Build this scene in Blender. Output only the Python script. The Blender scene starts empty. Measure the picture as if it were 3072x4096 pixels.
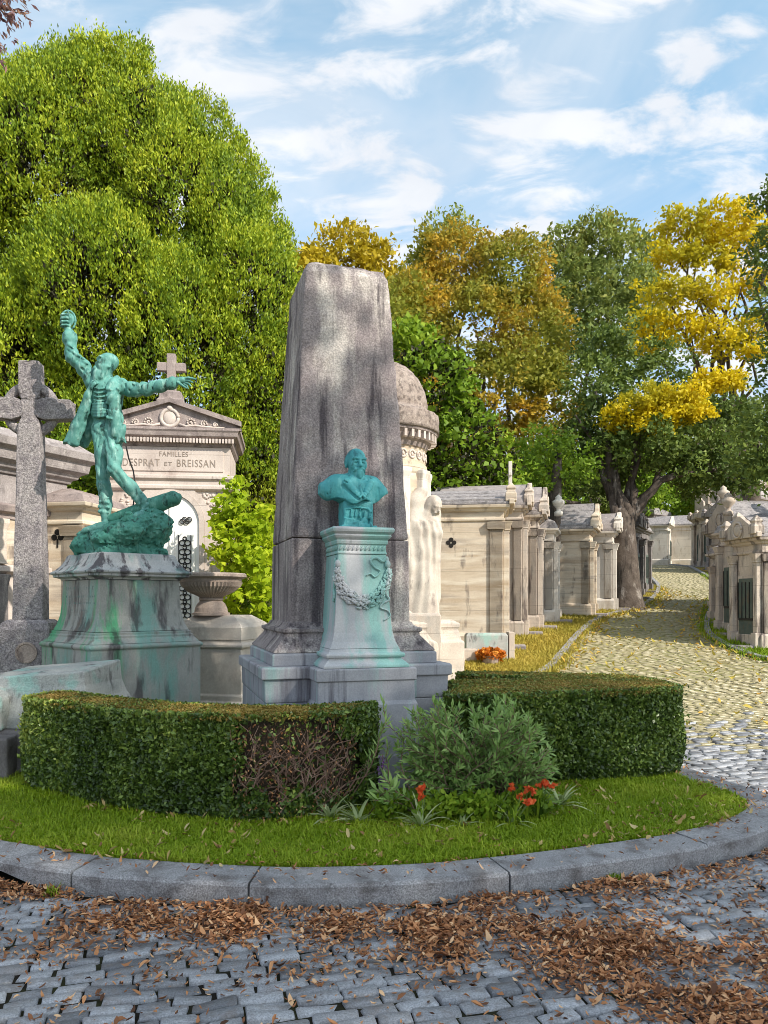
import bpy, math, random
import numpy as np
from mathutils import Vector, Matrix
rnd = random.Random(7)
RS = np.random.RandomState(11)
SC = bpy.context.scene
COL = SC.collection
R = math.radians

# ------------------------------------------------------------------ camera, world, sun, exposure
F, CX, HY, EYE = 770.0, 384.0, 602.0, 1.6      # focal length in pixels of a 768 x 1024 frame, horizon row, eye height
cam = bpy.data.cameras.new('camera')
camo = bpy.data.objects.new('camera', cam)
COL.objects.link(camo)
camo.location = (0, 0, EYE)
camo.rotation_euler = (R(90), 0, 0)
cam.sensor_fit = 'AUTO'
cam.sensor_width = 36
cam.lens = F / 1024 * 36
cam.shift_y = (HY - 512) / 1024
cam.clip_start = 0.05
cam.clip_end = 2000
SC.camera = camo

SUN = Vector((0.66, -0.50, 0.62)).normalized()
sl = bpy.data.lights.new('sun', 'SUN')
sl.energy = 2.25
sl.angle = R(0.53)
sl.color = (1.0, 0.925, 0.80)
so = bpy.data.objects.new('sun', sl)
COL.objects.link(so)
so.rotation_euler = SUN.to_track_quat('Z', 'Y').to_euler()
so.location = (20, -15, 20)

w = bpy.data.worlds.new('World')
SC.world = w
w.use_nodes = True
nt = w.node_tree
nt.nodes.clear()
def wn(t, **k):
    n = nt.nodes.new(t)
    for a, b in k.items():
        setattr(n, a, b)
    return n
def wl(a, b): nt.links.new(a, b)
out = wn('ShaderNodeOutputWorld'); bg = wn('ShaderNodeBackground')
sky = wn('ShaderNodeTexSky')
sky.sky_type = 'NISHITA'; sky.sun_disc = False
sky.sun_elevation = math.asin(SUN.z)
sky.sun_rotation = math.atan2(SUN.x, SUN.y)
sky.altitude = 100; sky.air_density = 1.0; sky.dust_density = 1.1; sky.ozone_density = 2.0
bg.inputs['Strength'].default_value = 0.15
tc = wn('ShaderNodeTexCoord'); sp = wn('ShaderNodeSeparateXYZ')
wl(tc.outputs['Generated'], sp.inputs[0])
def m(op, a, b=None, clamp=False):
    n = wn('ShaderNodeMath', operation=op, use_clamp=clamp)
    for i, v in enumerate((a, b)):
        if v is None: continue
        if isinstance(v, (int, float)): n.inputs[i].default_value = v
        else: wl(v, n.inputs[i])
    return n.outputs[0]
zz = m('ADD', m('MAXIMUM', sp.outputs['Z'], 0.0), 0.30)
cb = wn('ShaderNodeCombineXYZ')
wl(m('DIVIDE', sp.outputs['X'], zz), cb.inputs[0])
wl(m('DIVIDE', sp.outputs['Y'], zz), cb.inputs[1])
def noise(scale, detail, rough, vec, dist=0.0, off=(0, 0, 0), stretch=(1, 1, 1), rot=0):
    mp = wn('ShaderNodeMapping'); wl(vec, mp.inputs[0])
    mp.inputs['Location'].default_value = off; mp.inputs['Scale'].default_value = stretch
    mp.inputs['Rotation'].default_value = (0, 0, rot)
    n = wn('ShaderNodeTexNoise'); wl(mp.outputs[0], n.inputs['Vector'])
    n.inputs['Scale'].default_value = scale; n.inputs['Detail'].default_value = detail
    n.inputs['Roughness'].default_value = rough; n.inputs['Distortion'].default_value = dist
    return n.outputs[0]
def ss(v, lo, hi):
    n = wn('ShaderNodeMapRange', interpolation_type='SMOOTHSTEP'); wl(v, n.inputs[0])
    n.inputs[1].default_value = lo; n.inputs[2].default_value = hi
    return n.outputs[0]
cv = cb.outputs[0]
puff = noise(7.6, 8, 0.56, cv, 0.45, (4.2, 6.4, 0), (0.8, 1.45, 1), 0.45)
veil = noise(1.25, 6, 0.58, cv, 0.8, (7.3, 2.2, 0), (1.0, 1.6, 1), -0.3)
c1 = ss(puff, 0.46, 0.62)
c2 = m('MULTIPLY', ss(veil, 0.36, 0.66), 0.60)
low = m('MULTIPLY', ss(sp.outputs['Z'], 0.50, 0.10), 0.30)
cf = m('SUBTRACT', 1.0, m('MULTIPLY', m('MULTIPLY', m('SUBTRACT', 1.0, m('MULTIPLY', c1, 0.95)), m('SUBTRACT', 1.0, c2)), m('SUBTRACT', 1.0, low)))
shade = noise(5.0, 5, 0.5, cv, 0.2, (1.0, 9.0, 0))
cc = wn('ShaderNodeMix', data_type='RGBA'); wl(ss(shade, 0.3, 0.7), cc.inputs['Factor'])
cc.inputs['A'].default_value = (2.35, 2.45, 2.62, 1); cc.inputs['B'].default_value = (2.75, 2.8, 2.9, 1)
tintm = wn('ShaderNodeMix', data_type='RGBA', blend_type='MULTIPLY'); tintm.inputs['Factor'].default_value = 1.0
wl(sky.outputs[0], tintm.inputs['A']); tz = wn('ShaderNodeMix', data_type='RGBA'); wl(ss(sp.outputs['Z'], 0.05, 0.62), tz.inputs['Factor']); tz.inputs['A'].default_value = (0.50, 0.56, 0.66, 1); tz.inputs['B'].default_value = (0.98, 1.05, 0.84, 1); wl(tz.outputs['Result'], tintm.inputs['B'])
mx = wn('ShaderNodeMix', data_type='RGBA'); wl(cf, mx.inputs['Factor'])
wl(tintm.outputs['Result'], mx.inputs['A']); wl(cc.outputs['Result'], mx.inputs['B'])
wl(mx.outputs['Result'], bg.inputs['Color']); wl(bg.outputs[0], out.inputs[0])

SC.view_settings.view_transform = 'Standard'
SC.view_settings.look = 'None'
SC.view_settings.exposure = 1.3
SC.view_settings.gamma = 1
SC.render.engine = 'CYCLES'
SC.cycles.use_denoising = True
SC.cycles.denoising_prefilter = 'ACCURATE'
SC.cycles.filter_width = 0.9
SC.cycles.max_bounces = 6
SC.cycles.diffuse_bounces = 3
SC.cycles.glossy_bounces = 2
SC.cycles.transmission_bounces = 3
SC.cycles.transparent_max_bounces = 4
SC.cycles.use_adaptive_sampling = True

# ------------------------------------------------------------------ helpers
def PX(px, py, Y):
    return Vector(((px - CX) / F * Y, Y, EYE - (py - HY) / F * Y))
def tag(o, label=None, cat=None, group=None, kind=None):
    if label: o['label'] = label
    if cat: o['category'] = cat
    if group: o['group'] = group
    if kind: o['kind'] = kind
    return o
def empty(name, loc=(0, 0, 0), rz=0.0):
    o = bpy.data.objects.new(name, None); COL.objects.link(o)
    o.location = loc; o.rotation_euler = (0, 0, rz); o.empty_display_size = 0.2
    return o
def link_mesh(name, me, mat, parent=None):
    o = bpy.data.objects.new(name, me); COL.objects.link(o)
    if mat: me.materials.append(mat)
    if parent: o.parent = parent
    return o
def np_mesh(name, V, Fc, mat, parent=None, smooth=False, tint=None):
    """V (n,3); Fc (m,k) faces of one size"""
    V = np.asarray(V, np.float32); Fc = np.asarray(Fc, np.int32)
    me = bpy.data.meshes.new(name)
    me.vertices.add(len(V)); me.vertices.foreach_set('co', V.ravel())
    k = Fc.shape[1]
    me.loops.add(Fc.size); me.loops.foreach_set('vertex_index', Fc.ravel())
    me.polygons.add(len(Fc))
    me.polygons.foreach_set('loop_start', np.arange(0, Fc.size, k, dtype=np.int32))
    me.polygons.foreach_set('loop_total', np.full(len(Fc), k, np.int32))
    if smooth: me.polygons.foreach_set('use_smooth', np.ones(len(Fc), bool))
    if tint is not None:
        a = me.attributes.new('tint', 'FLOAT', 'FACE'); a.data.foreach_set('value', np.asarray(tint, np.float32))
    me.update(calc_edges=True)
    return link_mesh(name, me, mat, parent)

class MB:
    """collects shapes and links them as one mesh object"""
    def __init__(s): s.v = []; s.f = []
    def add(s, vs, fs, M=None):
        b = len(s.v)
        for p in vs:
            p = Vector(p)
            s.v.append(tuple(M @ p) if M else tuple(p))
        for f in fs: s.f.append(tuple(i + b for i in f))
        return s
    def box(s, x0, x1, y0, y1, z0, z1, M=None):
        return s.add([(x0,y0,z0),(x1,y0,z0),(x1,y1,z0),(x0,y1,z0),(x0,y0,z1),(x1,y0,z1),(x1,y1,z1),(x0,y1,z1)],
                     [(3,2,1,0),(4,5,6,7),(0,1,5,4),(1,2,6,5),(2,3,7,6),(3,0,4,7)], M)
    def rings(s, rs, M=None, cap=True):
        n = len(rs[0]); vs = [p for r in rs for p in r]; fs = []
        for i in range(len(rs) - 1):
            for j in range(n):
                k = (j + 1) % n
                fs.append((i*n+j, i*n+k, (i+1)*n+k, (i+1)*n+j))
        if cap:
            fs.append(tuple(range(n))[::-1]); fs.append(tuple((len(rs)-1)*n+j for j in range(n)))
        return s.add(vs, fs, M)
    def sq(s, prof, M=None, c=(0, 0), ratio=1.0):
        """square lathe: prof = [(half width, z) ...] or [(hx, hy, z) ...]"""
        rs = []
        for p in prof:
            hx, hy, z = p if len(p) == 3 else (p[0], p[0]*ratio, p[1])
            rs.append([(c[0]-hx,c[1]-hy,z),(c[0]+hx,c[1]-hy,z),(c[0]+hx,c[1]+hy,z),(c[0]-hx,c[1]+hy,z)])
        return s.rings(rs, M)
    def lathe(s, prof, n=24, M=None, c=(0, 0), flute=0.0):
        rs = [[(c[0]+r*(1-flute*(j%2))*math.cos(2*math.pi*j/n), c[1]+r*(1-flute*(j%2))*math.sin(2*math.pi*j/n), z) for j in range(n)] for r, z in prof]
        return s.rings(rs, M)
    def prism(s, poly, y0, y1, M=None):
        """polygon in x,z (counter clockwise seen from -y) extruded along y"""
        n = len(poly)
        vs = [(x, y0, z) for x, z in poly] + [(x, y1, z) for x, z in poly]
        fs = [tuple(range(n)), tuple(range(2*n-1, n-1, -1))] + [(j, j+n, (j+1) % n + n, (j+1) % n) for j in range(n)]
        return s.add(vs, fs, M)
    def tube(s, pts, rad, n=8, M=None):
        pts = [Vector(p) for p in pts]; rs = []
        if not hasattr(rad, '__len__'): rad = [rad]*len(pts)
        up = Vector((0.13, 0.21, 0.97))
        for i, p in enumerate(pts):
            d = (pts[min(i+1, len(pts)-1)] - pts[max(i-1, 0)]).normalized()
            a = d.cross(up)
            if a.length < 0.15: a = d.cross(Vector((1, 0, 0.1)))
            a.normalize(); b = a.cross(d).normalized()
            rs.append([tuple(p + (a*math.cos(t) + b*math.sin(t))*rad[i]) for t in [2*math.pi*j/n for j in range(n)]])
        return s.rings(rs, M)
    def ball(s, c, r, M=None, n=10, rot=None):
        c = Vector(c); r = Vector(r if hasattr(r, '__len__') else (r, r, r)); rs = []
        T = Matrix.Translation(c) @ (rot.to_4x4() if rot else Matrix()) @ Matrix.Diagonal((*r, 1))
        if M: T = M @ T
        for i in range(1, n//2 + 1):
            th = math.pi*(i - 0.5)/(n//2)
            rs.append([(math.sin(th)*math.cos(2*math.pi*j/n), math.sin(th)*math.sin(2*math.pi*j/n), -math.cos(th)) for j in range(n)])
        return s.rings(rs, T)
    def torus(s, c, r1, r2, a0=0, a1=2*math.pi, n=24, k=8, plane='xz', M=None, sq=None):
        pts = []
        full = abs(a1 - a0 - 2*math.pi) < 1e-6
        for i in range(n + 1):
            t = a0 + (a1 - a0)*i/n
            pts.append((c[0] + r1*math.cos(t), c[1], c[2] + r1*math.sin(t)) if plane == 'xz' else (c[0] + r1*math.cos(t), c[1] + r1*math.sin(t), c[2]))
        return s.tube(pts, r2, k, M)
    def obj(s, name, mat, parent=None, smooth=False, bevel=0.0, seg=2):
        me = bpy.data.meshes.new(name); me.from_pydata(s.v, [], s.f)
        if smooth: me.polygons.foreach_set('use_smooth', np.ones(len(me.polygons), bool))
        me.update()
        o = link_mesh(name, me, mat, parent)
        if bevel:
            b = o.modifiers.new('bevel', 'BEVEL'); b.width = bevel; b.segments = seg; b.limit_method = 'ANGLE'; b.angle_limit = R(40)
        return o
def rough_up(o, amp, scale, sub=0, seed=0):
    """uneven, weathered surface: subdivide and displace with a cloud texture"""
    if sub:
        mo = o.modifiers.new('sub', 'SUBSURF'); mo.subdivision_type = 'SIMPLE'; mo.levels = mo.render_levels = sub
    t = bpy.data.textures.new('clouds', 'CLOUDS'); t.noise_scale = scale; t.noise_depth = 3
    mo = o.modifiers.new('disp', 'DISPLACE'); mo.texture = t; mo.strength = amp; mo.mid_level = 0.5; mo.texture_coords = 'GLOBAL'
    return o
def text(name, s, size, loc, rot, mat, parent, depth=0.003, sx=1.0):
    cu = bpy.data.curves.new(name, 'FONT'); cu.body = s; cu.size = size; cu.extrude = depth; cu.align_x = 'CENTER'; cu.align_y = 'CENTER'; cu.space_character = 1.12
    o = bpy.data.objects.new(name, cu); COL.objects.link(o)
    dg = bpy.context.evaluated_depsgraph_get()
    me = bpy.data.meshes.new_from_object(o.evaluated_get(dg))
    bpy.data.objects.remove(o)
    t = link_mesh(name, me, mat, parent)
    t.location = loc; t.rotation_euler = rot; t.scale = (sx, 1, 1)
    return t

# value noise for shaping (numpy)
_G = np.random.RandomState(5).rand(32, 32, 32).astype(np.float32)
def vnoise(P):
    P = np.asarray(P, np.float32); i = np.floor(P).astype(int); f = P - i; f = f*f*(3 - 2*f); i &= 31; j = (i + 1) & 31
    x0, y0, z0 = i[..., 0], i[..., 1], i[..., 2]; x1, y1, z1 = j[..., 0], j[..., 1], j[..., 2]
    fx, fy, fz = f[..., 0], f[..., 1], f[..., 2]
    a = _G[x0,y0,z0]*(1-fx) + _G[x1,y0,z0]*fx; b = _G[x0,y1,z0]*(1-fx) + _G[x1,y1,z0]*fx
    c = _G[x0,y0,z1]*(1-fx) + _G[x1,y0,z1]*fx; d = _G[x0,y1,z1]*(1-fx) + _G[x1,y1,z1]*fx
    return (a*(1-fy) + b*fy)*(1-fz) + (c*(1-fy) + d*fy)*fz
def fbm(P, o=3):
    P = np.asarray(P, np.float32); s = 0; a = 0.5; t = 0
    for k in range(o):
        s = s + a*vnoise(P*(2**k) + 7.3*k); t += a; a *= 0.5
    return s/t

# ------------------------------------------------------------------ implicit sculpting (for the bronzes)
class SDF:
    def __init__(s, lo, hi, h):
        s.lo = np.array(lo, np.float32); s.h = h
        s.n = np.ceil((np.array(hi) - s.lo)/h).astype(int) + 1
        s.ax = [(s.lo[i] + h*np.arange(s.n[i])).astype(np.float32) for i in range(3)]
        s.F = np.full(s.n, 0.2, np.float32)
    def blk(s, lo, hi, pad):
        sl = []
        for i in range(3):
            a = int(np.clip(math.floor((lo[i] - pad - s.lo[i])/s.h), 0, s.n[i])); b = int(np.clip(math.ceil((hi[i] + pad - s.lo[i])/s.h) + 1, 0, s.n[i]))
            sl.append(slice(a, b))
        X = s.ax[0][sl[0]][:, None, None]; Y = s.ax[1][sl[1]][None, :, None]; Z = s.ax[2][sl[2]][None, None, :]
        return tuple(sl), X, Y, Z
    def put(s, sl, d, k, sub=False):
        A = s.F[sl]
        if A.size == 0: return s
        if sub:
            d = -d; hh = np.clip(k - np.abs(A - d), 0, None)/k
            s.F[sl] = np.maximum(A, d) + hh*hh*k*0.25
        else:
            hh = np.clip(k - np.abs(A - d), 0, None)/k
            s.F[sl] = np.minimum(A, d) - hh*hh*k*0.25
        return s
    def cap(s, a, b, ra, rb=None, k=0.02, sub=False):
        rb = ra if rb is None else rb
        a = np.array(a, float); b = np.array(b, float); r = max(ra, rb)
        sl, X, Y, Z = s.blk(np.minimum(a, b) - r, np.maximum(a, b) + r, k + 2*s.h + 0.02)
        ba = b - a; L = max(float(ba @ ba), 1e-9)
        t = np.clip(((X - a[0])*ba[0] + (Y - a[1])*ba[1] + (Z - a[2])*ba[2])/L, 0, 1)
        d = np.sqrt((X - a[0] - ba[0]*t)**2 + (Y - a[1] - ba[1]*t)**2 + (Z - a[2] - ba[2]*t)**2) - (ra + (rb - ra)*t)
        return s.put(sl, d, k, sub)
    def chain(s, pts, rad, k=0.02):
        for i in range(len(pts) - 1): s.cap(pts[i], pts[i+1], rad[i], rad[i+1], k)
        return s
    def ell(s, c, r, k=0.02, rz=0.0, ry=0.0, rx=0.0, sub=False):
        c = np.array(c, float); r = np.array(r, float) if hasattr(r, '__len__') else np.array([r, r, r], float); m_ = r.max()
        sl, X, Y, Z = s.blk(c - m_, c + m_, k + 2*s.h + 0.02)
        Q = np.array((Matrix.Rotation(rz, 3, 'Z') @ Matrix.Rotation(ry, 3, 'Y') @ Matrix.Rotation(rx, 3, 'X')).transposed())
        x, y, z = X - c[0], Y - c[1], Z - c[2]
        u = Q[0,0]*x + Q[0,1]*y + Q[0,2]*z; v = Q[1,0]*x + Q[1,1]*y + Q[1,2]*z; q = Q[2,0]*x + Q[2,1]*y + Q[2,2]*z
        k0 = np.sqrt((u/r[0])**2 + (v/r[1])**2 + (q/r[2])**2); k1 = np.sqrt((u/r[0]**2)**2 + (v/r[1]**2)**2 + (q/r[2]**2)**2) + 1e-6
        return s.put(sl, k0*(k0 - 1)/k1, k, sub)
    def box(s, c, hs, rd=0.01, k=0.01, rz=0.0, ry=0.0, rx=0.0, sub=False):
        c = np.array(c, float); hs = np.array(hs, float); m_ = float(np.linalg.norm(hs)) + rd
        sl, X, Y, Z = s.blk(c - m_, c + m_, k + 2*s.h)
        Q = np.array((Matrix.Rotation(rz, 3, 'Z') @ Matrix.Rotation(ry, 3, 'Y') @ Matrix.Rotation(rx, 3, 'X')).transposed())
        x, y, z = X - c[0], Y - c[1], Z - c[2]
        q = [np.abs(Q[i,0]*x + Q[i,1]*y + Q[i,2]*z) - hs[i] + rd for i in range(3)]
        d = np.sqrt(sum(np.maximum(a, 0)**2 for a in q)) + np.minimum(np.maximum(np.maximum(q[0], q[1]), q[2]), 0) - rd
        return s.put(sl, d, k, sub)
    def P(s):
        return np.stack(np.broadcast_arrays(s.ax[0][:, None, None], s.ax[1][None, :, None], s.ax[2][None, None, :]), -1)
    def wrinkle(s, amp, fn):
        near = np.abs(s.F) < 0.05
        ii = np.argwhere(near)
        P = s.lo + ii*s.h
        s.F[near] += amp*fn(P)
        return s
    def mesh(s):
        Fv = s.F; n = Fv.shape; ins = Fv < 0
        cnt = np.zeros((n[0]-1, n[1]-1, n[2]-1), np.float32); acc = np.zeros(cnt.shape + (3,), np.float32)
        sh = cnt.shape
        for axis in range(3):
            o = [a for a in range(3) if a != axis]
            for d1 in (0, 1):
                for d2 in (0, 1):
                    s0 = [None]*3; s1 = [None]*3
                    s0[axis] = slice(0, n[axis]-1); s1[axis] = slice(1, n[axis])
                    for q, dd in zip(o, (d1, d2)): s0[q] = s1[q] = slice(dd, dd + n[q] - 1)
                    A = Fv[tuple(s0)]; B = Fv[tuple(s1)]; cr = (A < 0) != (B < 0)
                    t = np.where(cr, A/np.where(cr, A - B, 1), 0)
                    cnt += cr
                    acc[..., axis] += t
                    for q, dd in zip(o, (d1, d2)): acc[..., q] += cr*dd
        act = cnt > 0
        idx = -np.ones(sh, np.int64); idx[act] = np.arange(act.sum())
        base = np.argwhere(act)
        V = s.lo + (base + acc[act]/cnt[act][:, None])*s.h
        fs = []
        for axis in range(3):
            o = [(axis+1) % 3, (axis+2) % 3]
            s0 = [slice(None)]*3; s1 = [slice(None)]*3
            s0[axis] = slice(0, n[axis]-1); s1[axis] = slice(1, n[axis])
            for q in o: s0[q] = s1[q] = slice(1, n[q]-1)
            a = ins[tuple(s0)]; b = ins[tuple(s1)]
            e = np.argwhere(a != b)
            if not len(e): continue
            fl = a[tuple(e.T)]
            for q in o: e[:, q] += 1
            def g(d1, d2):
                c = e.copy(); c[:, o[0]] -= d1; c[:, o[1]] -= d2
                return idx[tuple(c.T)]
            qd = np.stack([g(1, 1), g(0, 1), g(0, 0), g(1, 0)], 1)
            qd[~fl] = qd[~fl][:, ::-1]
            fs.append(qd)
        return V, np.concatenate(fs)
def sdf_obj(name, parts, mat, parent):
    Vs, Fs, b = [], [], 0
    for p in parts:
        V, q = p.mesh(); Vs.append(V); Fs.append(q + b); b += len(V)
    return np_mesh(name, np.concatenate(Vs), np.concatenate(Fs), mat, parent, True)
# ------------------------------------------------------------------ procedural materials
class NT:
    def __init__(s, name):
        s.m = bpy.data.materials.new(name); s.m.use_nodes = True; s.t = s.m.node_tree; s.t.nodes.clear()
        s.out = s.t.nodes.new('ShaderNodeOutputMaterial')
        s.geo = s.n('ShaderNodeNewGeometry')
    def n(s, t, **k):
        q = s.t.nodes.new(t)
        for a, b in k.items(): setattr(q, a, b)
        return q
    def l(s, a, b): s.t.links.new(a, b)
    def pos(s, sc=(1, 1, 1), off=(0, 0, 0)):
        mp = s.n('ShaderNodeMapping'); s.l(s.geo.outputs['Position'], mp.inputs[0])
        mp.inputs['Scale'].default_value = sc; mp.inputs['Location'].default_value = off
        return mp.outputs[0]
    def noise(s, scale, detail=4, rough=0.55, sc=(1, 1, 1), off=(0, 0, 0), dist=0):
        q = s.n('ShaderNodeTexNoise'); s.l(s.pos(sc, off), q.inputs['Vector'])
        q.inputs['Scale'].default_value = scale; q.inputs['Detail'].default_value = detail; q.inputs['Roughness'].default_value = rough; q.inputs['Distortion'].default_value = dist
        return q.outputs[0]
    def step(s, v, lo, hi, a=0.0, b=1.0):
        q = s.n('ShaderNodeMapRange'); s.l(v, q.inputs[0]); q.inputs[1].default_value = lo; q.inputs[2].default_value = hi; q.inputs[3].default_value = a; q.inputs[4].default_value = b
        return q.outputs[0]
    def mix(s, f, a, b, mode='MIX'):
        q = s.n('ShaderNodeMix', data_type='RGBA', blend_type=mode)
        for i, v in (('Factor', f), ('A', a), ('B', b)):
            if isinstance(v, (int, float)): q.inputs[i].default_value = v
            elif isinstance(v, tuple): q.inputs[i].default_value = (*v, 1)
            else: s.l(v, q.inputs[i])
        return q.outputs['Result']
    def mul(s, a, b):
        q = s.n('ShaderNodeMath', operation='MULTIPLY')
        for i, v in enumerate((a, b)):
            if isinstance(v, (int, float)): q.inputs[i].default_value = v
            else: s.l(v, q.inputs[i])
        return q.outputs[0]
    def ramp(s, v, cols):
        q = s.n('ShaderNodeValToRGB'); s.l(v, q.inputs[0]); e = q.color_ramp.elements
        while len(e) < len(cols): e.new(0.5)
        for x, (p, c) in zip(e, cols): x.position = p; x.color = (*c, 1)
        return q.outputs[0]
    def bsdf(s, col, rough=0.8, spec=0.3, bump=None, bs=0.3, bd=0.01, metal=0.0):
        p = s.n('ShaderNodeBsdfPrincipled')
        if isinstance(col, tuple): p.inputs['Base Color'].default_value = (*col, 1)
        else: s.l(col, p.inputs['Base Color'])
        if isinstance(rough, float): p.inputs['Roughness'].default_value = rough
        else: s.l(rough, p.inputs['Roughness'])
        p.inputs['Specular IOR Level'].default_value = spec; p.inputs['Metallic'].default_value = metal
        if bump is not None:
            b = s.n('ShaderNodeBump'); s.l(bump, b.inputs['Height']); b.inputs['Strength'].default_value = bs; b.inputs['Distance'].default_value = bd
            s.l(b.outputs[0], p.inputs['Normal'])
        return p.outputs[0]
    def done(s, sh): s.l(sh, s.out.inputs[0]); return s.m

def stone(name, c1, c2, scale=3.0, stains=(), speck=0.0, rough=0.85, bs=0.35, bd=0.008, bscale=40, speck_scale=90, spec=0.25, course=0):
    """stains: (colour, scale, lo, hi, z-squash, strength) -- z-squash < 1 draws the pattern out into vertical runs"""
    t = NT(name)
    col = t.mix(t.step(t.noise(scale, 6, 0.6), 0.32, 0.68), c1, c2)
    for i, (c, sc, lo, hi, zs, st) in enumerate(stains):
        f = t.mul(t.step(t.noise(sc, 5, 0.62, (1, 1, zs), (3.7*i + 1, 1.3*i, 5.1*i)), lo, hi), st)
        col = t.mix(f, col, c)
    fine = t.noise(speck_scale, 2, 0.7)
    if speck:
        col = t.mix(speck, col, t.ramp(fine, [(0.34, (0.12, 0.12, 0.12)), (0.5, (0.5, 0.5, 0.5)), (0.66, (0.95, 0.95, 0.95))]), 'OVERLAY')
    if course:          # joints between the courses of ashlar
        sz = t.n('ShaderNodeSeparateXYZ'); t.l(t.geo.outputs['Position'], sz.inputs[0])
        w1 = t.n('ShaderNodeMath', operation='WRAP'); t.l(sz.outputs['Z'], w1.inputs[0]); w1.inputs[1].default_value = course; w1.inputs[2].default_value = 0.0
        col = t.mix(t.mul(t.step(w1.outputs[0], 0.0, 0.012, 1, 0), t.step(t.noise(3, 3), 0.35, 0.6, 0.15, 0.75)), col, tuple(c*.35 for c in c1))
    b = t.mix(0.5, t.noise(bscale, 4, 0.65), fine)
    return t.done(t.bsdf(col, rough, spec, b, bs, bd))

def leafmat(name, cols, trans=0.3, rough=0.55, spec=0.25, patch=None):
    """cols: ramp over the leaf's own tint; patch: (colour, scale, lo, hi, strength) leaves that have turned"""
    t = NT(name)
    a = t.n('ShaderNodeAttribute', attribute_name='tint')
    col = t.ramp(a.outputs['Fac'], cols)
    if patch:
        c, sc, lo, hi, st = patch
        col = t.mix(t.mul(t.step(t.noise(sc, 3, 0.5), lo, hi), st), col, c)
    p = t.bsdf(col, rough, spec)
    tr = t.n('ShaderNodeBsdfTranslucent'); t.l(col, tr.inputs[0])
    ms = t.n('ShaderNodeMixShader'); ms.inputs[0].default_value = trans
    t.l(p, ms.inputs[1]); t.l(tr.outputs[0], ms.inputs[2])
    return t.done(ms.outputs[0])

M = {}
M['obelisk'] = stone('obelisk_stone', (0.22, 0.185, 0.19), (0.31, 0.27, 0.265), 4.5,
    [((0.54, 0.49, 0.45), 4.0, 0.50, 0.64, 0.22, 0.85), ((0.050, 0.040, 0.050), 8.0, 0.52, 0.63, 0.06, 0.8), ((0.075, 0.062, 0.07), 3.0, 0.53, 0.68, 0.25, 0.75)], 0.42, bs=0.55, bd=0.012, bscale=30, speck_scale=70)
M['bluestone'] = stone('pale_pedestal_stone', (0.40, 0.41, 0.43), (0.50, 0.50, 0.515), 3.0,
    [((0.21, 0.46, 0.42), 3.8, 0.43, 0.55, 0.10, 0.8), ((0.30, 0.48, 0.42), 4.0, 0.58, 0.72, 0.2, 0.5), ((0.16, 0.17, 0.18), 12.0, 0.64, 0.74, 0.12, 0.55)], 0.10, 0.8, bs=0.2, bd=0.004)
M['plinth'] = stone('grey_plinth_stone', (0.27, 0.27, 0.30), (0.39, 0.39, 0.42), 3.0,
    [((0.29, 0.46, 0.43), 4.0, 0.54, 0.64, 0.08, 0.75), ((0.10, 0.09, 0.11), 8.0, 0.57, 0.68, 0.06, 0.75), ((0.53, 0.52, 0.52), 9.0, 0.60, 0.70, 0.06, 0.6)], 0.12, 0.8, bs=0.22, bd=0.005)
def bronze(name, c1, c2, dark, pale):
    t = NT(name)
    col = t.mix(t.step(t.noise(9, 5, 0.6), 0.3, 0.7), c1, c2)
    col = t.mix(t.mul(t.step(t.noise(16, 5, 0.65, (1, 1, 0.30)), 0.53, 0.66), 0.5), col, pale)
    col = t.mix(t.mul(t.step(t.noise(13, 6, 0.7, (1, 1, 0.45), (4, 2, 1)), 0.54, 0.64), 0.9), col, dark)
    return t.done(t.bsdf(col, 0.62, 0.35, t.noise(55, 4, 0.65), 0.35, 0.006))
M['bust'] = bronze('bust_verdigris', (0.045, 0.27, 0.30), (0.085, 0.37, 0.39), (0.030, 0.16, 0.18), (0.17, 0.48, 0.49))
M['statue'] = bronze('statue_verdigris', (0.065, 0.215, 0.19), (0.14, 0.36, 0.32), (0.014, 0.05, 0.045), (0.42, 0.66, 0.59))
M['rock'] = bronze('rock_verdigris', (0.035, 0.17, 0.13), (0.08, 0.28, 0.22), (0.010, 0.035, 0.03), (0.22, 0.48, 0.40))
M['stped'] = stone('stained_pedestal_stone', (0.26, 0.275, 0.25), (0.37, 0.36, 0.335), 2.5,
    [((0.17, 0.36, 0.31), 3.2, 0.46, 0.60, 0.28, 0.8), ((0.07, 0.36, 0.17), 2.6, 0.56, 0.63, 0.10, 0.85), ((0.05, 0.04, 0.046), 5.5, 0.53, 0.63, 0.22, 0.75), ((0.20, 0.15, 0.11), 6.0, 0.60, 0.72, 0.1, 0.6)], 0.15, 0.75, bs=0.25)
M['stcap'] = stone('streaked_cap_stone', (0.36, 0.37, 0.37), (0.50, 0.49, 0.48), 4,
    [((0.05, 0.04, 0.05), 9.0, 0.49, 0.58, 0.10, 0.85), ((0.22, 0.42, 0.38), 5.0, 0.52, 0.65, 0.2, 0.6)], 0.15, 0.75, bs=0.3)
M['celtic'] = stone('rough_granite', (0.22, 0.195, 0.205), (0.33, 0.30, 0.295), 5, [((0.10, 0.085, 0.10), 14, 0.52, 0.66, 1, 0.6), ((0.52, 0.48, 0.45), 16, 0.58, 0.70, 1, 0.5)], 0.55, 0.9, bs=0.9, bd=0.02, bscale=26, speck_scale=60)
M['pinkgran'] = stone('pinkish_granite', (0.46, 0.40, 0.35), (0.58, 0.52, 0.46), 5, [((0.25, 0.20, 0.17), 9, 0.58, 0.72, 0.5, 0.5)], 0.40, 0.8, bs=0.2, speck_scale=80)
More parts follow.
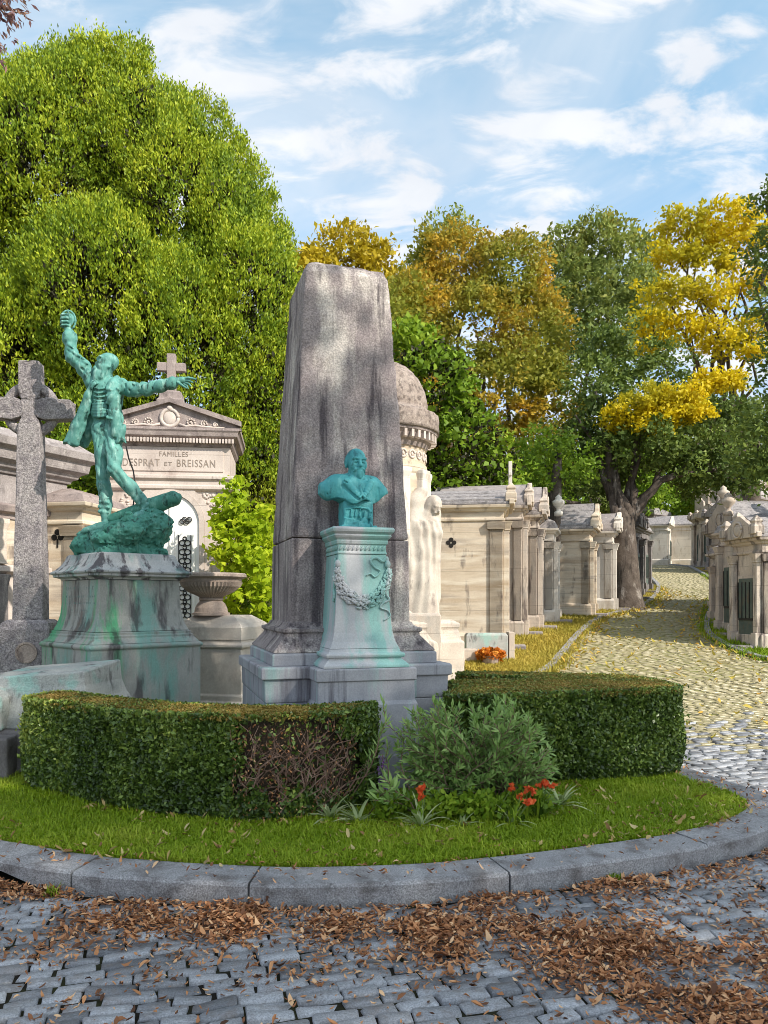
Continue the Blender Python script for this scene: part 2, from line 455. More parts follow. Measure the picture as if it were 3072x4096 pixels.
M['bowl'] = stone('brown_bowl_stone', (0.28, 0.22, 0.19), (0.42, 0.34, 0.29), 5, [((0.07, 0.05, 0.05), 8, 0.56, 0.7, 0.4, 0.6)], 0.35, 0.85, bs=0.3)
M['maus'] = stone('pale_limestone', (0.52, 0.44, 0.40), (0.65, 0.565, 0.515), 1.8, [((0.32, 0.25, 0.22), 4, 0.54, 0.68, 0.6, 0.6), ((0.14, 0.11, 0.105), 7, 0.60, 0.70, 0.3, 0.7)], 0.12, 0.85, bs=0.2, course=.38)
M['veil'] = stone('carved_pale_stone', (0.50, 0.44, 0.38), (0.62, 0.55, 0.48), 2.0, [((0.34, 0.28, 0.24), 5, 0.52, 0.66, 0.4, 0.6), ((0.18, 0.15, 0.14), 8, 0.60, 0.70, 0.4, 0.6)], 0.15, 0.85, bs=0.25)
M['mausdark'] = stone('weathered_limestone', (0.24, 0.195, 0.19), (0.38, 0.315, 0.295), 4, [((0.075, 0.06, 0.06), 6, 0.52, 0.68, 0.5, 0.7), ((0.55, 0.48, 0.44), 8, 0.6, 0.72, 1, 0.5)], 0.3, 0.9, bs=0.4)
M['cream'] = stone('cream_limestone', (0.56, 0.465, 0.36), (0.68, 0.585, 0.47), 1.3, [((0.42, 0.31, 0.205), .7, 0.44, 0.66, 8, 0.7), ((0.33, 0.28, 0.245), .6, 0.50, 0.66, 11, 0.7), ((0.15, 0.12, 0.11), 5, 0.57, 0.68, 0.3, 0.75), ((0.76, 0.69, 0.58), .9, 0.52, 0.66, 9.0, 0.7)], 0.12, course=.36, rough=.85, bs=.25)
M['cream2'] = stone('greying_limestone', (0.47, 0.39, 0.33), (0.64, 0.55, 0.47), 1.6, [((0.12, 0.095, 0.09), 5, 0.52, 0.62, 0.2, 0.85), ((0.36, 0.34, 0.32), 3, 0.52, 0.66, 0.4, 0.6)], 0.18, 0.88, bs=0.3, course=.38)
M['white'] = stone('white_tomb_stone', (0.60, 0.54, 0.48), (0.73, 0.68, 0.62), 1.4, [((0.42, 0.34, 0.27), 4, 0.54, 0.66, 0.3, 0.65), ((0.20, 0.17, 0.155), 7, 0.60, 0.70, 0.3, 0.7)], 0.1, 0.85, bs=0.2, course=.38)
M['greytomb'] = stone('lichened_grey_stone', (0.25, 0.22, 0.22), (0.38, 0.34, 0.335), 3.5, [((0.10, 0.085, 0.085), 5, 0.54, 0.70, 0.3, 0.7), ((0.55, 0.51, 0.48), 12, 0.58, 0.68, 1, 0.5)], 0.32, 0.9, bs=0.45, course=.38)
M['roof'] = stone('stone_roof_slabs', (0.24, 0.225, 0.235), (0.36, 0.33, 0.33), 6, [((0.09, 0.085, 0.09), 13, 0.50, 0.64, 1, 0.65), ((0.55, 0.52, 0.49), 17, 0.58, 0.68, 1, 0.6)], 0.45, 0.9, bs=0.5, bd=0.015, bscale=22)
M['dome'] = stone('lichened_dome_stone', (0.25, 0.20, 0.175), (0.36, 0.30, 0.265), 7, [((0.085, 0.065, 0.06), 14, 0.49, 0.62, 1, 0.75), ((0.56, 0.50, 0.44), 20, 0.58, 0.68, 1, 0.5)], 0.4, 0.92, bs=0.6, bd=0.02, bscale=20)
M['slab'] = stone('grave_slab_stone', (0.30, 0.315, 0.295), (0.45, 0.445, 0.42), 3.5, [((0.27, 0.50, 0.44), 3.2, 0.50, 0.62, 1, 0.65), ((0.10, 0.095, 0.10), 9, 0.57, 0.68, 0.4, 0.75)], 0.3, 0.85, bs=0.4)
M['kerb'] = stone('granite_kerb', (0.24, 0.235, 0.245), (0.34, 0.335, 0.345), 4, [((0.10, 0.085, 0.08), 5, 0.48, 0.66, 1.6, 0.75), ((0.46, 0.46, 0.47), 10, 0.6, 0.7, 1, 0.4)], 0.5, 0.72, bs=0.55, bd=0.008, bscale=60, speck_scale=120)
M['darkstone'] = stone('dark_soiled_stone', (0.13, 0.115, 0.115), (0.22, 0.20, 0.195), 4, [((0.40, 0.37, 0.35), 6, 0.58, 0.7, 0.2, 0.5)], 0.3, 0.9, bs=0.4)
M['gold_leaf'] = stone('gilded_finial', (0.45, 0.29, 0.05), (0.60, 0.40, 0.08), 9, (), 0.2, 0.5)
M['door'] = stone('white_painted_iron', (0.80, 0.79, 0.77), (0.86, 0.85, 0.83), 3, [((0.55, 0.52, 0.50), 9, 0.66, 0.78, 0.3, 0.4)], 0.0, 0.45, bs=0.05)
M['iron'] = stone('black_ironwork', (0.018, 0.018, 0.02), (0.035, 0.033, 0.033), 10, (), 0.0, 0.5, bs=0.1)
M['grille'] = stone('rusty_green_metal', (0.07, 0.10, 0.09), (0.12, 0.14, 0.12), 8, [((0.16, 0.09, 0.05), 7, 0.56, 0.7, 0.5, 0.7)], 0.1, 0.6, bs=0.2)
M['hollow'] = stone('shaded_hole', (0.02, 0.018, 0.018), (0.03, 0.028, 0.028), 5, (), 0, 0.95)  # black stands in for the shade inside the air holes
M['letter'] = stone('incised_lettering', (0.24, 0.19, 0.16), (0.34, 0.28, 0.24), 20, (), 0.1, 0.9)
M['letter2'] = stone('green_stained_lettering', (0.10, 0.17, 0.155), (0.20, 0.27, 0.25), 20, (), 0.1, 0.9)
M['bark'] = stone('tree_bark', (0.075, 0.058, 0.048), (0.16, 0.13, 0.11), 6, [((0.36, 0.32, 0.29), 5, 0.57, 0.66, 0.45, 0.75), ((0.03, 0.025, 0.022), 10, 0.55, 0.65, 0.15, 0.8)], 0.25, 0.95, bs=0.9, bd=0.03, bscale=14)
M['twig'] = stone('bare_twigs', (0.15, 0.085, 0.062), (0.34, 0.22, 0.17), 9, (), 0.1, 0.9)
M['soil'] = stone('dark_soil', (0.035, 0.026, 0.018), (0.075, 0.055, 0.036), 8, (), 0.3, 0.95, bs=0.8, bd=0.02)
# ground
def ground_mat():
    t = NT('verge_and_soil')
    col = t.mix(t.step(t.noise(0.9, 6, 0.65), 0.35, 0.65), (0.12, 0.13, 0.030), (0.36, 0.25, 0.06))
    col = t.mix(t.mul(t.step(t.noise(6, 6, 0.7), 0.52, 0.7), 0.7), col, (0.20, 0.13, 0.055))
    return t.done(t.bsdf(col, 0.95, 0.1, t.noise(30, 5, 0.7), 0.8, 0.03))
M['ground'] = ground_mat()
def lawn_mat():
    t = NT('lawn_turf')
    col = t.mix(t.step(t.noise(2.2, 5, 0.6), 0.35, 0.65), (0.035, 0.075, 0.010), (0.075, 0.13, 0.015))
    return t.done(t.bsdf(col, 0.95, 0.1, t.noise(60, 5, 0.7), 0.8, 0.02))
M['lawn'] = lawn_mat()
def joint_mat():
    t = NT('sett_joints')
    sx_ = t.n('ShaderNodeSeparateXYZ'); t.l(t.geo.outputs['Position'], sx_.inputs[0])
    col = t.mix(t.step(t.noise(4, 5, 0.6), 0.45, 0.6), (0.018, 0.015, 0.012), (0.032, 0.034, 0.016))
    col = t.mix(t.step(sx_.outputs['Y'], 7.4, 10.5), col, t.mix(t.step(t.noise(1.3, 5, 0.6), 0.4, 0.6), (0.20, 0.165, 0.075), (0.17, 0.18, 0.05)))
    return t.done(t.bsdf(col, 0.95, 0.1, t.noise(50, 4, 0.7), 0.8, 0.01))
M['joint'] = joint_mat()
def sett_mat(name, c1, c2, moss):
    t = NT(name)
    a = t.n('ShaderNodeAttribute', attribute_name='tint')
    col = t.ramp(a.outputs['Fac'], [(0.0, c1), (0.5, tuple((x + y)/2 for x, y in zip(c1, c2))), (1.0, c2)])
    col = t.mix(0.55, col, t.ramp(t.noise(130, 3, 0.7), [(0.32, (0.16, 0.16, 0.16)), (0.5, (0.5, 0.5, 0.5)), (0.68, (0.9, 0.9, 0.9))]), 'OVERLAY')
    col = t.mix(t.mul(t.step(t.noise(14, 5, 0.65), 0.50, 0.72), 0.5), col, moss)
    return t.done(t.bsdf(col, t.step(t.noise(9, 4, 0.6), 0.3, 0.7, 0.28, 0.52), 0.5, t.noise(45, 4, 0.65), 0.4, 0.006))
M['sett'] = sett_mat('granite_setts', (0.12, 0.125, 0.14), (0.37, 0.38, 0.41), (0.15, 0.115, 0.095))
M['sett2'] = sett_mat('sunlit_road_setts', (0.26, 0.225, 0.13), (0.35, 0.30, 0.175), (0.30, 0.27, 0.08))  # warmth of the sunlit stretch is put into the sett colour
# foliage
M['thuja'] = leafmat('thuja_spray', [(0.0, (0.035, 0.075, 0.010)), (0.35, (0.14, 0.23, 0.016)), (0.65, (0.34, 0.43, 0.022)), (1.0, (0.60, 0.60, 0.05))], 0.25, patch=((0.30, 0.22, 0.035), 0.55, 0.62, 0.78, 0.5))
M['privet'] = leafmat('hedge_leaf', [(0.0, (0.014, 0.026, 0.006)), (0.4, (0.06, 0.11, 0.016)), (0.7, (0.20, 0.29, 0.05)), (1.0, (0.52, 0.56, 0.12))], 0.18, 0.35, 0.5)
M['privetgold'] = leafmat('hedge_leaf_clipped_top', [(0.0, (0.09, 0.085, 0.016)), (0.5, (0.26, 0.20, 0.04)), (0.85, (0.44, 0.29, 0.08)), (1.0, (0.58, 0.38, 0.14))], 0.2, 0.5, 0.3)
M['oleander'] = leafmat('shrub_leaf', [(0.0, (0.07, 0.13, 0.035)), (0.5, (0.21, 0.35, 0.085)), (1.0, (0.44, 0.58, 0.19))], 0.2, 0.42, 0.4)
M['bright'] = leafmat('young_tree_leaf', [(0.0, (0.16, 0.28, 0.012)), (0.5, (0.42, 0.54, 0.02)), (0.85, (0.60, 0.66, 0.04)), (1.0, (0.62, 0.48, 0.05))], 0.45)
M['green'] = leafmat('green_leaf', [(0.0, (0.045, 0.095, 0.012)), (0.5, (0.19, 0.31, 0.022)), (1.0, (0.42, 0.52, 0.045))], 0.35)
M['autumn'] = leafmat('autumn_leaf', [(0.0, (0.14, 0.13, 0.024)), (0.35, (0.36, 0.29, 0.035)), (0.7, (0.60, 0.38, 0.035)), (1.0, (0.70, 0.38, 0.04))], 0.4, patch=((0.24, 0.29, 0.04), 0.25, 0.44, 0.58, 0.8))
M['inner'] = leafmat('dark_inner_foliage', [(0.0, (0.014, 0.014, 0.006)), (0.6, (0.028, 0.028, 0.010)), (1.0, (0.06, 0.045, 0.016))], 0.05)  # dead brown inside the thuja, near-black to paint shade into crown gaps
M['olive'] = leafmat('olive_leaf', [(0.0, (0.08, 0.115, 0.034)), (0.5, (0.22, 0.28, 0.065)), (1.0, (0.44, 0.46, 0.10))], 0.4, patch=((0.34, 0.28, 0.035), 0.3, 0.55, 0.68, 0.6))
M['yellow'] = leafmat('yellow_leaf', [(0.0, (0.36, 0.29, 0.010)), (0.4, (0.68, 0.53, 0.012)), (0.8, (0.82, 0.66, 0.02)), (1.0, (0.72, 0.44, 0.02))], 0.4, patch=((0.36, 0.36, 0.03), 0.55, 0.50, 0.66, 0.7))
M['gold'] = leafmat('golden_leaf', [(0.0, (0.24, 0.22, 0.016)), (0.5, (0.48, 0.37, 0.02)), (1.0, (0.64, 0.47, 0.025))], 0.3)
M['darkgreen'] = leafmat('dark_leaf', [(0.0, (0.032, 0.058, 0.015)), (0.5, (0.12, 0.18, 0.034)), (1.0, (0.30, 0.36, 0.065))], 0.25)
M['plum'] = leafmat('dry_branch_leaf', [(0.0, (0.10, 0.05, 0.06)), (0.5, (0.25, 0.14, 0.15)), (1.0, (0.36, 0.20, 0.12))], 0.3)
M['grass'] = leafmat('grass_blade', [(0.0, (0.07, 0.15, 0.006)), (0.5, (0.25, 0.37, 0.012)), (1.0, (0.52, 0.55, 0.07))], 0.3)
M['drygrass'] = leafmat('dry_verge_grass', [(0.0, (0.14, 0.19, 0.02)), (0.35, (0.32, 0.30, 0.04)), (0.75, (0.58, 0.45, 0.09)), (1.0, (0.62, 0.34, 0.06))], 0.3)
M['strap'] = leafmat('strap_leaf', [(0.0, (0.20, 0.28, 0.08)), (0.5, (0.44, 0.52, 0.24)), (1.0, (0.68, 0.70, 0.42))], 0.3)
M['deadleaf'] = leafmat('dead_leaf', [(0.0, (0.08, 0.034, 0.017)), (0.35, (0.30, 0.125, 0.055)), (0.7, (0.60, 0.28, 0.12)), (1.0, (0.78, 0.50, 0.28))], 0.15, 0.6, 0.3)
M['paleleaf'] = leafmat('pale_dead_leaf', [(0.0, (0.26, 0.13, 0.05)), (0.5, (0.48, 0.33, 0.12)), (1.0, (0.66, 0.52, 0.26))], 0.2)
M['red'] = leafmat('red_petal', [(0.0, (0.72, 0.07, 0.02)), (1.0, (0.90, 0.22, 0.06))], 0.3)
M['orange'] = leafmat('orange_petal', [(0.0, (0.40, 0.10, 0.01)), (0.5, (0.75, 0.22, 0.015)), (1.0, (0.85, 0.42, 0.08))], 0.3)
M['purple'] = leafmat('purple_petal', [(0.0, (0.16, 0.06, 0.22)), (1.0, (0.36, 0.20, 0.46))], 0.3)
# ------------------------------------------------------------------ ground, road, lawn
_HY = [-20, 8, 10, 12, 14, 17, 20, 26, 35, 50, 80, 200]
_HZ = [0, 0, .16, .40, .65, 1.05, 1.45, 2.20, 3.20, 4.15, 6.2, 12.0]
_yy = np.linspace(-20, 200, 2201); _zz = np.interp(_yy, _HY, _HZ)
_k = np.exp(-np.linspace(-2, 2, 21)**2); _zz = np.convolve(np.pad(_zz, 10, 'edge'), _k/_k.sum(), 'valid')
def H(x, y): return np.interp(y, _yy, _zz)
def catmull(P, n=12):
    P = [np.array(p, float) for p in P]; o = []
    for i in range(len(P) - 1):
        a, b, c, d = P[max(i-1, 0)], P[i], P[i+1], P[min(i+2, len(P)-1)]
        for t in np.linspace(0, 1, n, endpoint=False):
            o.append(0.5*((2*b) + (c-a)*t + (2*a-5*b+4*c-d)*t*t + (3*b-a-3*c+d)*t**3))
    o.append(P[-1]); return np.array(o)
def inside(X, Y, poly):
    r = np.zeros(np.shape(X), bool); n = len(poly)
    for i in range(n):
        x0, y0 = poly[i]; x1, y1 = poly[(i+1) % n]
        c = ((y0 > Y) != (y1 > Y)) & (X < (x1-x0)*(Y-y0)/((y1-y0) if y1 != y0 else 1e-9) + x0)
        r ^= c
    return r
def offset(P, d):
    T = np.gradient(P, axis=0); T /= np.linalg.norm(T, axis=1)[:, None]
    return P + d*np.stack([-T[:, 1], T[:, 0]], 1)
def dist_poly(X, Y, P):
    d = np.full(np.shape(X), 1e9)
    for i in range(len(P) - 1):
        a, b = P[i], P[i+1]; ab = b - a; L = max(ab @ ab, 1e-9)
        t = np.clip(((X-a[0])*ab[0] + (Y-a[1])*ab[1])/L, 0, 1)
        d = np.minimum(d, np.hypot(X-a[0]-ab[0]*t, Y-a[1]-ab[1]*t))
    return d
KO = catmull([(-7, 7.2), (-5, 5.9), (-3.5, 4.98), (-2.25, 4.42), (-1.71, 4.21), (-.71, 4.035), (.07, 4.06), (.75, 4.22), (1.97, 4.68), (2.55, 5.06), (2.88, 5.48), (2.95, 5.95), (2.82, 6.4), (2.70, 6.9), (2.62, 7.8), (2.45, 9.0), (2.25, 10.6), (2.15, 12.3)], 14)
KI = offset(KO, 0.27)
ISLAND = [tuple(p) for p in KO] + [(-7, 12.3)]
LZ = 0.115
# terrain sheet, out to the horizon
gx = np.unique(np.concatenate([np.linspace(-400, -24, 12), np.arange(-24, 34, 0.8), np.linspace(34, 400, 12)]))
gy = np.unique(np.concatenate([[-150, -60, -25], np.arange(-12, 60, 0.6), np.linspace(60, 199, 16)]))
GX, GY = np.meshgrid(gx, gy); GZ = H(GX, GY) - 0.03 + 0.04*(fbm(np.stack([GX, GY, GX*0], -1)*0.7) - 0.5)*(GY > 9)
nx, ny = len(gx), len(gy); I = np.arange(nx*ny).reshape(ny, nx)
q = np.stack([I[:-1, :-1], I[:-1, 1:], I[1:, 1:], I[1:, :-1]], -1).reshape(-1, 4)
tag(np_mesh('ground', np.stack([GX, GY, GZ], -1).reshape(-1, 3), q, M['ground'], smooth=True), kind='structure')
# joint bed under the setts, following the road uphill
RL = catmull([(2.3, 12.0), (2.77, 12.7), (3.3, 14.0), (4.28, 16.4), (5.25, 18.3), (7.0, 20.5), (8.8, 24.5), (9.8, 28), (11.4, 34), (11.9, 37), (12.2, 40)], 8)
RR = catmull([(8.2, 12.0), (6.75, 13.3), (6.5, 14.4), (6.7, 16), (7.5, 18), (8.7, 20.5), (10.7, 24.5), (12.0, 28.5), (13.0, 32), (13.8, 35), (14.8, 40)], 8)
PLAZA = [(-9, 0.5), (9.5, 0.5), (9.5, 12.0), (2.3, 12.0), (-9, 12.0)]
ROADP = [tuple(p) for p in RL] + [tuple(p) for p in RR[::-1]]
bx, by = np.meshgrid(np.arange(-9, 9.6, 0.3), np.arange(0.4, 12.7, 0.3)); I = np.arange(bx.size).reshape(bx.shape)
q = np.stack([I[:-1, :-1], I[:-1, 1:], I[1:, 1:], I[1:, :-1]], -1).reshape(-1, 4)
V = np.stack([bx, by, H(bx, by) - 0.004], -1).reshape(-1, 3)
nb = len(V); ks = np.linspace(0, len(RL) - 1, 70).astype(int); rv = []
for a, b in zip(RL[ks], RR[ks]):
    for t in np.linspace(0, 1, 5):
        p = a + (b - a)*t; rv.append((p[0], p[1], H(p[0], p[1]) - 0.0))
I = np.arange(70*5).reshape(70, 5) + nb
q2 = np.stack([I[:-1, :-1], I[:-1, 1:], I[1:, 1:], I[1:, :-1]], -1).reshape(-1, 4)
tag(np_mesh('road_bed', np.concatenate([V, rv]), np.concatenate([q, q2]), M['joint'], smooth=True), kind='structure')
# the setts themselves, laid in slanting courses
def setts(name, mat, keep, rl=1.0):
    th = R(15); cu, su = math.cos(th), math.sin(th); V, Fc, T = [], [], []
    oct_ = np.array([(-1, -.80), (-.93, -1), (.93, -1), (1, -.80), (1, .80), (.93, 1), (-.93, 1), (-1, .80)])
    cs = []; v = -6.0
    rs = np.random.RandomState(3)
    while v < 46:
        pv = 0.072 + 0.012*rs.rand(); u = -14 + rs.rand()*.2
        while u < 32:
            L = 0.135 + 0.085*rs.rand(); cs.append((u + L/2, v + pv/2, L/2, pv/2)); u += L
        v += pv
    cs = np.array(cs); wob = 0.05*np.sin(cs[:, 0]*0.8)
    X = cs[:, 0]*cu - (cs[:, 1] + wob)*su; Y = cs[:, 0]*su + (cs[:, 1] + wob)*cu
    k = keep(X, Y, rs.rand(len(X)))
    cs, X, Y = cs[k], X[k], Y[k]
    n = 0
    for (u, v_, hl, hw), x, y in zip(cs, X, Y):
        hl -= 0.003 + 0.003*rs.rand(); hw -= 0.0028 + 0.0025*rs.rand(); a = th + rs.normal(0, .035); ca, sa = math.cos(a), math.sin(a)
        j = oct_*(1 + rs.uniform(-.07, .07, (8, 2))); z = float(H(x, y)) + rs.normal(0, .005*rl); sx, sy = rs.normal(0, .06*rl, 2)
        for sc, zz_ in ((1.0, -.03), (0.99, .004*rl), (0.84, .011*rl)):
            p = j*sc*(hl, hw) if sc > .9 else j*(hl - .007, hw - .0055)
            zz2 = zz_ + (p[:, 0]*sx + p[:, 1]*sy if zz_ > 0 else 0)
            V.append(np.stack([x + p[:, 0]*ca - p[:, 1]*sa, y + p[:, 0]*sa + p[:, 1]*ca, z + zz2 + 0*p[:, 0]], 1))
        V.append(np.array([[x, y, z + .012*rl]]))
        for r in (0, 8):
            for i in range(8):
                i2 = (i + 1) % 8
                Fc += [(n+r+i, n+r+i2, n+r+8+i2), (n+r+i, n+r+8+i2, n+r+8+i)]
        for i in range(8): Fc.append((n+16+i, n+16+(i+1) % 8, n+24))
        T += [rs.rand()]*40; n += 25
    tag(np_mesh(name, np.concatenate(V), Fc, mat, smooth=False, tint=T), kind='structure')
_isl = [tuple(p) for p in offset(KO, -0.03)] + [(-7, 12.3)]
def near_keep(X, Y, r):
    return (Y > 2.3) & (X > -5.2) & (X < 8.6) & (Y < 12.4) & ~inside(X, Y, _isl) & (inside(X, Y, PLAZA) | inside(X, Y, ROADP)) & (r > (Y - 7.4)/2.6)
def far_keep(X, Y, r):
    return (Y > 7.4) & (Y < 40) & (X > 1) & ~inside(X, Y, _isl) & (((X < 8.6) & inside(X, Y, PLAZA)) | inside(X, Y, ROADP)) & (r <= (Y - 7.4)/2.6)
setts('cobbled_plaza', M['sett'], near_keep)
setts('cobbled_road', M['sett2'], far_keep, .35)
# lawn inside the kerb, level with the kerb's top
from mathutils.geometry import tessellate_polygon
lp = [Vector((p[0], p[1], 0)) for p in KI[::2]] + [Vector((-7, 12.0, 0))]
lg = MB(); st = 0.25
lx, ly = np.meshgrid(np.arange(-7, 3, st), np.arange(4.0, 12.5, st))
ins = inside(lx, ly, [(p.x, p.y) for p in lp]); I = np.arange(lx.size).reshape(lx.shape)
tris = tessellate_polygon([lp])
nz = lambda x, y: LZ + max(0.0, float(H(x, y))) 
fine = []
for t in tris:
    fine.append(tuple(t))
lg.add([(p.x, p.y, LZ) for p in lp], fine)
lawn = lg.obj('lawn', M['lawn']); tag(lawn, kind='structure')
for p in lawn.data.polygons:
    if p.normal.z < 0: p.flip()
# granite kerb: each stone a thing
def arc(P):
    s = np.concatenate([[0], np.cumsum(np.linalg.norm(np.diff(P, axis=0), axis=1))]); return s
KS = arc(KO)
def at_s(P, s): return np.array([np.interp(s, KS, P[:, 0]), np.interp(s, KS, P[:, 1])])
def s_of(x, y): return KS[np.argmin(np.hypot(KO[:, 0]-x, KO[:, 1]-y))]
joints = [KS[0], s_of(-4.6, 5.65), s_of(-3.1, 4.8), s_of(-1.73, 4.21), s_of(-.70, 4.035), s_of(.66, 4.19), s_of(1.97, 4.68), s_of(2.80, 5.35), s_of(2.83, 6.38), s_of(2.63, 7.6), s_of(2.45, 9.0), s_of(2.25, 10.6), KS[-1]]
klab = {2: 'granite kerb stone at the left edge with a dark broken hollow beneath it', 3: 'curved granite kerb stone just right of the hollow under the kerb', 4: 'longest curved granite kerb stone in front of the lawn, its face rising from brown leaves',
        5: 'granite kerb stone right of centre with a small green weed at its foot', 6: 'granite kerb stone at the right edge where the lawn begins to turn', 7: 'granite kerb stone rounding the right end of the lawn', 8: 'granite kerb stone beside the right end of the clipped hedge'}
for i in range(len(joints) - 1):
    a, b = joints[i] + .006, joints[i+1] - .006; mb = MB(); rs_ = []
    n = max(4, int((b - a)/.12)); dz = rnd.uniform(-.006, .006); do = rnd.uniform(-.008, .008)
    for k in range(n + 1):
        s_ = a + (b - a)*k/n; o, n_ = at_s(KO, s_), at_s(KI, s_); d = (n_ - o)/np.linalg.norm(n_ - o); o = o + d*do
        low = -0.02
        if i == 2: low = 0.075 - 0.10*max(0, (k/n - .62)/.38)**1.2
        e = [(0.0, low), (0.0, .112), (.014, .129), (.26, .132), (.27, .12), (.27, low)]
        rs_.append([(o[0] + d[0]*p, o[1] + d[1]*p, z + dz + .0) for p, z in e])
    mb.rings(rs_)
    kb = mb.obj('kerb_stone', M['kerb'])
    tag(kb, klab.get(i, 'granite kerb stone bordering the far side of the planted island' if i > 8 else 'granite kerb stone out to the left of the lawn'), 'kerb stone', 'granite kerb stones round the lawn')
    rough_up(kb, 0.006, 0.05)
mb = MB(); rr = []
for s_ in np.linspace(KS[0], KS[-1], 60):
    o, n_ = at_s(KO, s_), at_s(KI, s_); d = (n_ - o)/np.linalg.norm(n_ - o)
    rr.append([tuple(o + d*.16) + (-.03,), tuple(o + d*.16) + (.10,), tuple(o + d*.262) + (.10,), tuple(o + d*.262) + (-.03,)])
mb.rings(rr); tag(mb.obj('soil_bank', M['soil']), kind='structure')
# road kerbs uphill
for P_, nm, side in ((RL, 'road_edging', -1), (RR, 'road_edging', 1)):
    mb = MB(); rr = []
    for p, o in zip(P_[::2], offset(P_, 0.11*(1 if side < 0 else -1))[::2]):
        z = float(H(p[0], p[1])); rr.append([(p[0], p[1], z - .05), (p[0], p[1], z + .06), (o[0], o[1], z + .07), (o[0], o[1], z - .05)])
    mb.rings(rr); tag(mb.obj(nm, M['kerb']), kind='structure')

# ------------------------------------------------------------------ loose leaf and blade builders
def blades(name, P, h, wd, lean, mat, parent=None, tint=None, yaw=None):
    """grass blades: two quads each, bending over; P (n,3) feet"""
    n = len(P); yaw = RS.rand(n)*2*np.pi if yaw is None else yaw
    d = np.stack([np.cos(yaw), np.sin(yaw), 0*yaw], 1); sd = np.stack([-np.sin(yaw), np.cos(yaw), 0*yaw], 1)
    up = np.array([0, 0, 1.0]); h = np.broadcast_to(h, n)[:, None]; wd = np.broadcast_to(wd, n)[:, None]; ln = np.broadcast_to(lean, n)[:, None]
    m1 = P + up*h*.6 + d*h*ln*.35; t = P + up*h*(1 - .35*ln) + d*h*ln
    V = np.stack([P - sd*wd/2, P + sd*wd/2, m1 + sd*wd*.42, m1 - sd*wd*.42, t + sd*wd*.06, t - sd*wd*.06], 1).reshape(-1, 3)
    b = np.arange(n)[:, None]*6
    Fc = np.concatenate([b + [0, 1, 2, 3], b + [3, 2, 4, 5]], 1).reshape(-1, 4)
    tint = RS.rand(n) if tint is None else tint
    return np_mesh(name, V, Fc, mat, parent, tint=np.repeat(np.clip(tint, 0, 1), 2))
def dry_leaves(name, P, L, mat, tint=None, tilt=0.5):
    """curled fallen leaves: six quads each"""
    n = len(P); yaw = RS.rand(n)*2*np.pi; L = np.broadcast_to(L, n)
    us = np.array([0, .33, .70, 1.0]) - .5; wsd = np.array([.04, .22, .17, .01]); curl = RS.uniform(-.6, 1.5, n); cup = RS.uniform(-.3, 1.2, n)
    a = RS.normal(0, tilt, n); b_ = RS.normal(0, tilt, n); V = []
    for u, w_ in zip(us, wsd):
        for v in (-1, 0, 1):
            x = u*L; y = v*w_*L*(1 - .3*abs(v)*np.clip(cup, 0, 1)); z = curl*u*u*L*1.1 + cup*abs(v)*w_*L
            z2 = z + x*np.sin(a) + y*np.sin(b_)
            V.append(np.stack([P[:, 0] + x*np.cos(yaw) - y*np.sin(yaw), P[:, 1] + x*np.sin(yaw) + y*np.cos(yaw), P[:, 2] + z2], 1))
    V = np.stack(V, 1); mn = V[:, :, 2].min(1) - P[:, 2]; V[:, :, 2] -= np.minimum(mn, 0)[:, None]
    b = np.arange(n)[:, None]*12
    Fc = np.concatenate([b + [r*3+c, (r+1)*3+c, (r+1)*3+c+1, r*3+c+1] for r in range(3) for c in range(2)], 1).reshape(-1, 4)
    tint = RS.rand(n) if tint is None else tint
    return np_mesh(name, V.reshape(-1, 3), Fc, mat, tint=np.repeat(np.clip(tint, 0, 1), 6), smooth=True)
# lawn grass
n = 330000
X = RS.uniform(-4.2, 2.7, n); Y = 3.9 + 4.2*RS.rand(n)**1.5
k = inside(X, Y, [tuple(p) for p in offset(KO, 0.262)] + [(-7, 12.3)]); X, Y = X[k], Y[k]
nn = fbm(np.stack([X*2.5, Y*2.5, X*0], 1)); n = len(X)
hh = 0.026 + .026*RS.rand(n) + .03*(RS.rand(n) > .97); hh *= .7 + .7*nn
tag(blades('lawn_grass', np.stack([X, Y, 0*X + LZ - .003], 1), hh, .0075, .2 + .8*RS.rand(n), M['grass'], tint=.15 + .5*nn + .35*RS.rand(n)), 'short green mown grass growing inside the granite kerb', 'grass', kind='stuff')
# dead leaves on the setts: thick in the gutter along the kerb, a swept drift across the right
n = 420000
X = RS.uniform(-3.2, 3.6, n); Y = RS.uniform(2.6, 6.5, n)
k = ~inside(X, Y, _isl); X, Y = X[k], Y[k]
dk = dist_poly(X, Y, KO[20:160])
gut = np.exp(-(dk/.20)**2)*np.interp(X, [-3, -1.8, 0, .8, 1.6, 2.6, 3.2], [1, 1, 1, .9, .65, .42, .2])
gut = np.maximum(gut, np.exp(-(dk/.36)**2)*.95*(X < -.2)*np.interp(X, [-3, -1, -.2], [.55, .8, .2]))
band = catmull([(-1.3, 3.86), (-.3, 3.74), (.5, 3.62), (1.05, 3.42), (1.6, 3.2), (2.2, 2.95)], 6)
db = dist_poly(X, Y, band)
dr = np.exp(-(db/.23)**2)*np.interp(X, [-1.4, -.5, .3, 1, 2], [.16, .35, .8, 1, 1])
corner = np.clip((X - .75)*1.1, 0, 1)*np.clip((3.42 - Y)*2.2, 0, 1)*.75
mid = .16*np.exp(-((Y - 3.55)/.5)**2)*np.interp(X, [-2.5, 0, 1.5], [.5, .8, 1.0]) + .035
pn = fbm(np.stack([X*4, Y*4, X*0 + 3], 1)); dens = np.clip(gut + dr + corner + mid, 0, 1)*np.clip((pn - .28)*3.2, .12, 1.2)
k = RS.rand(len(X)) < dens*.70; X, Y, dens = X[k], Y[k], dens[k]; n = len(X)
print('dead leaves', n)
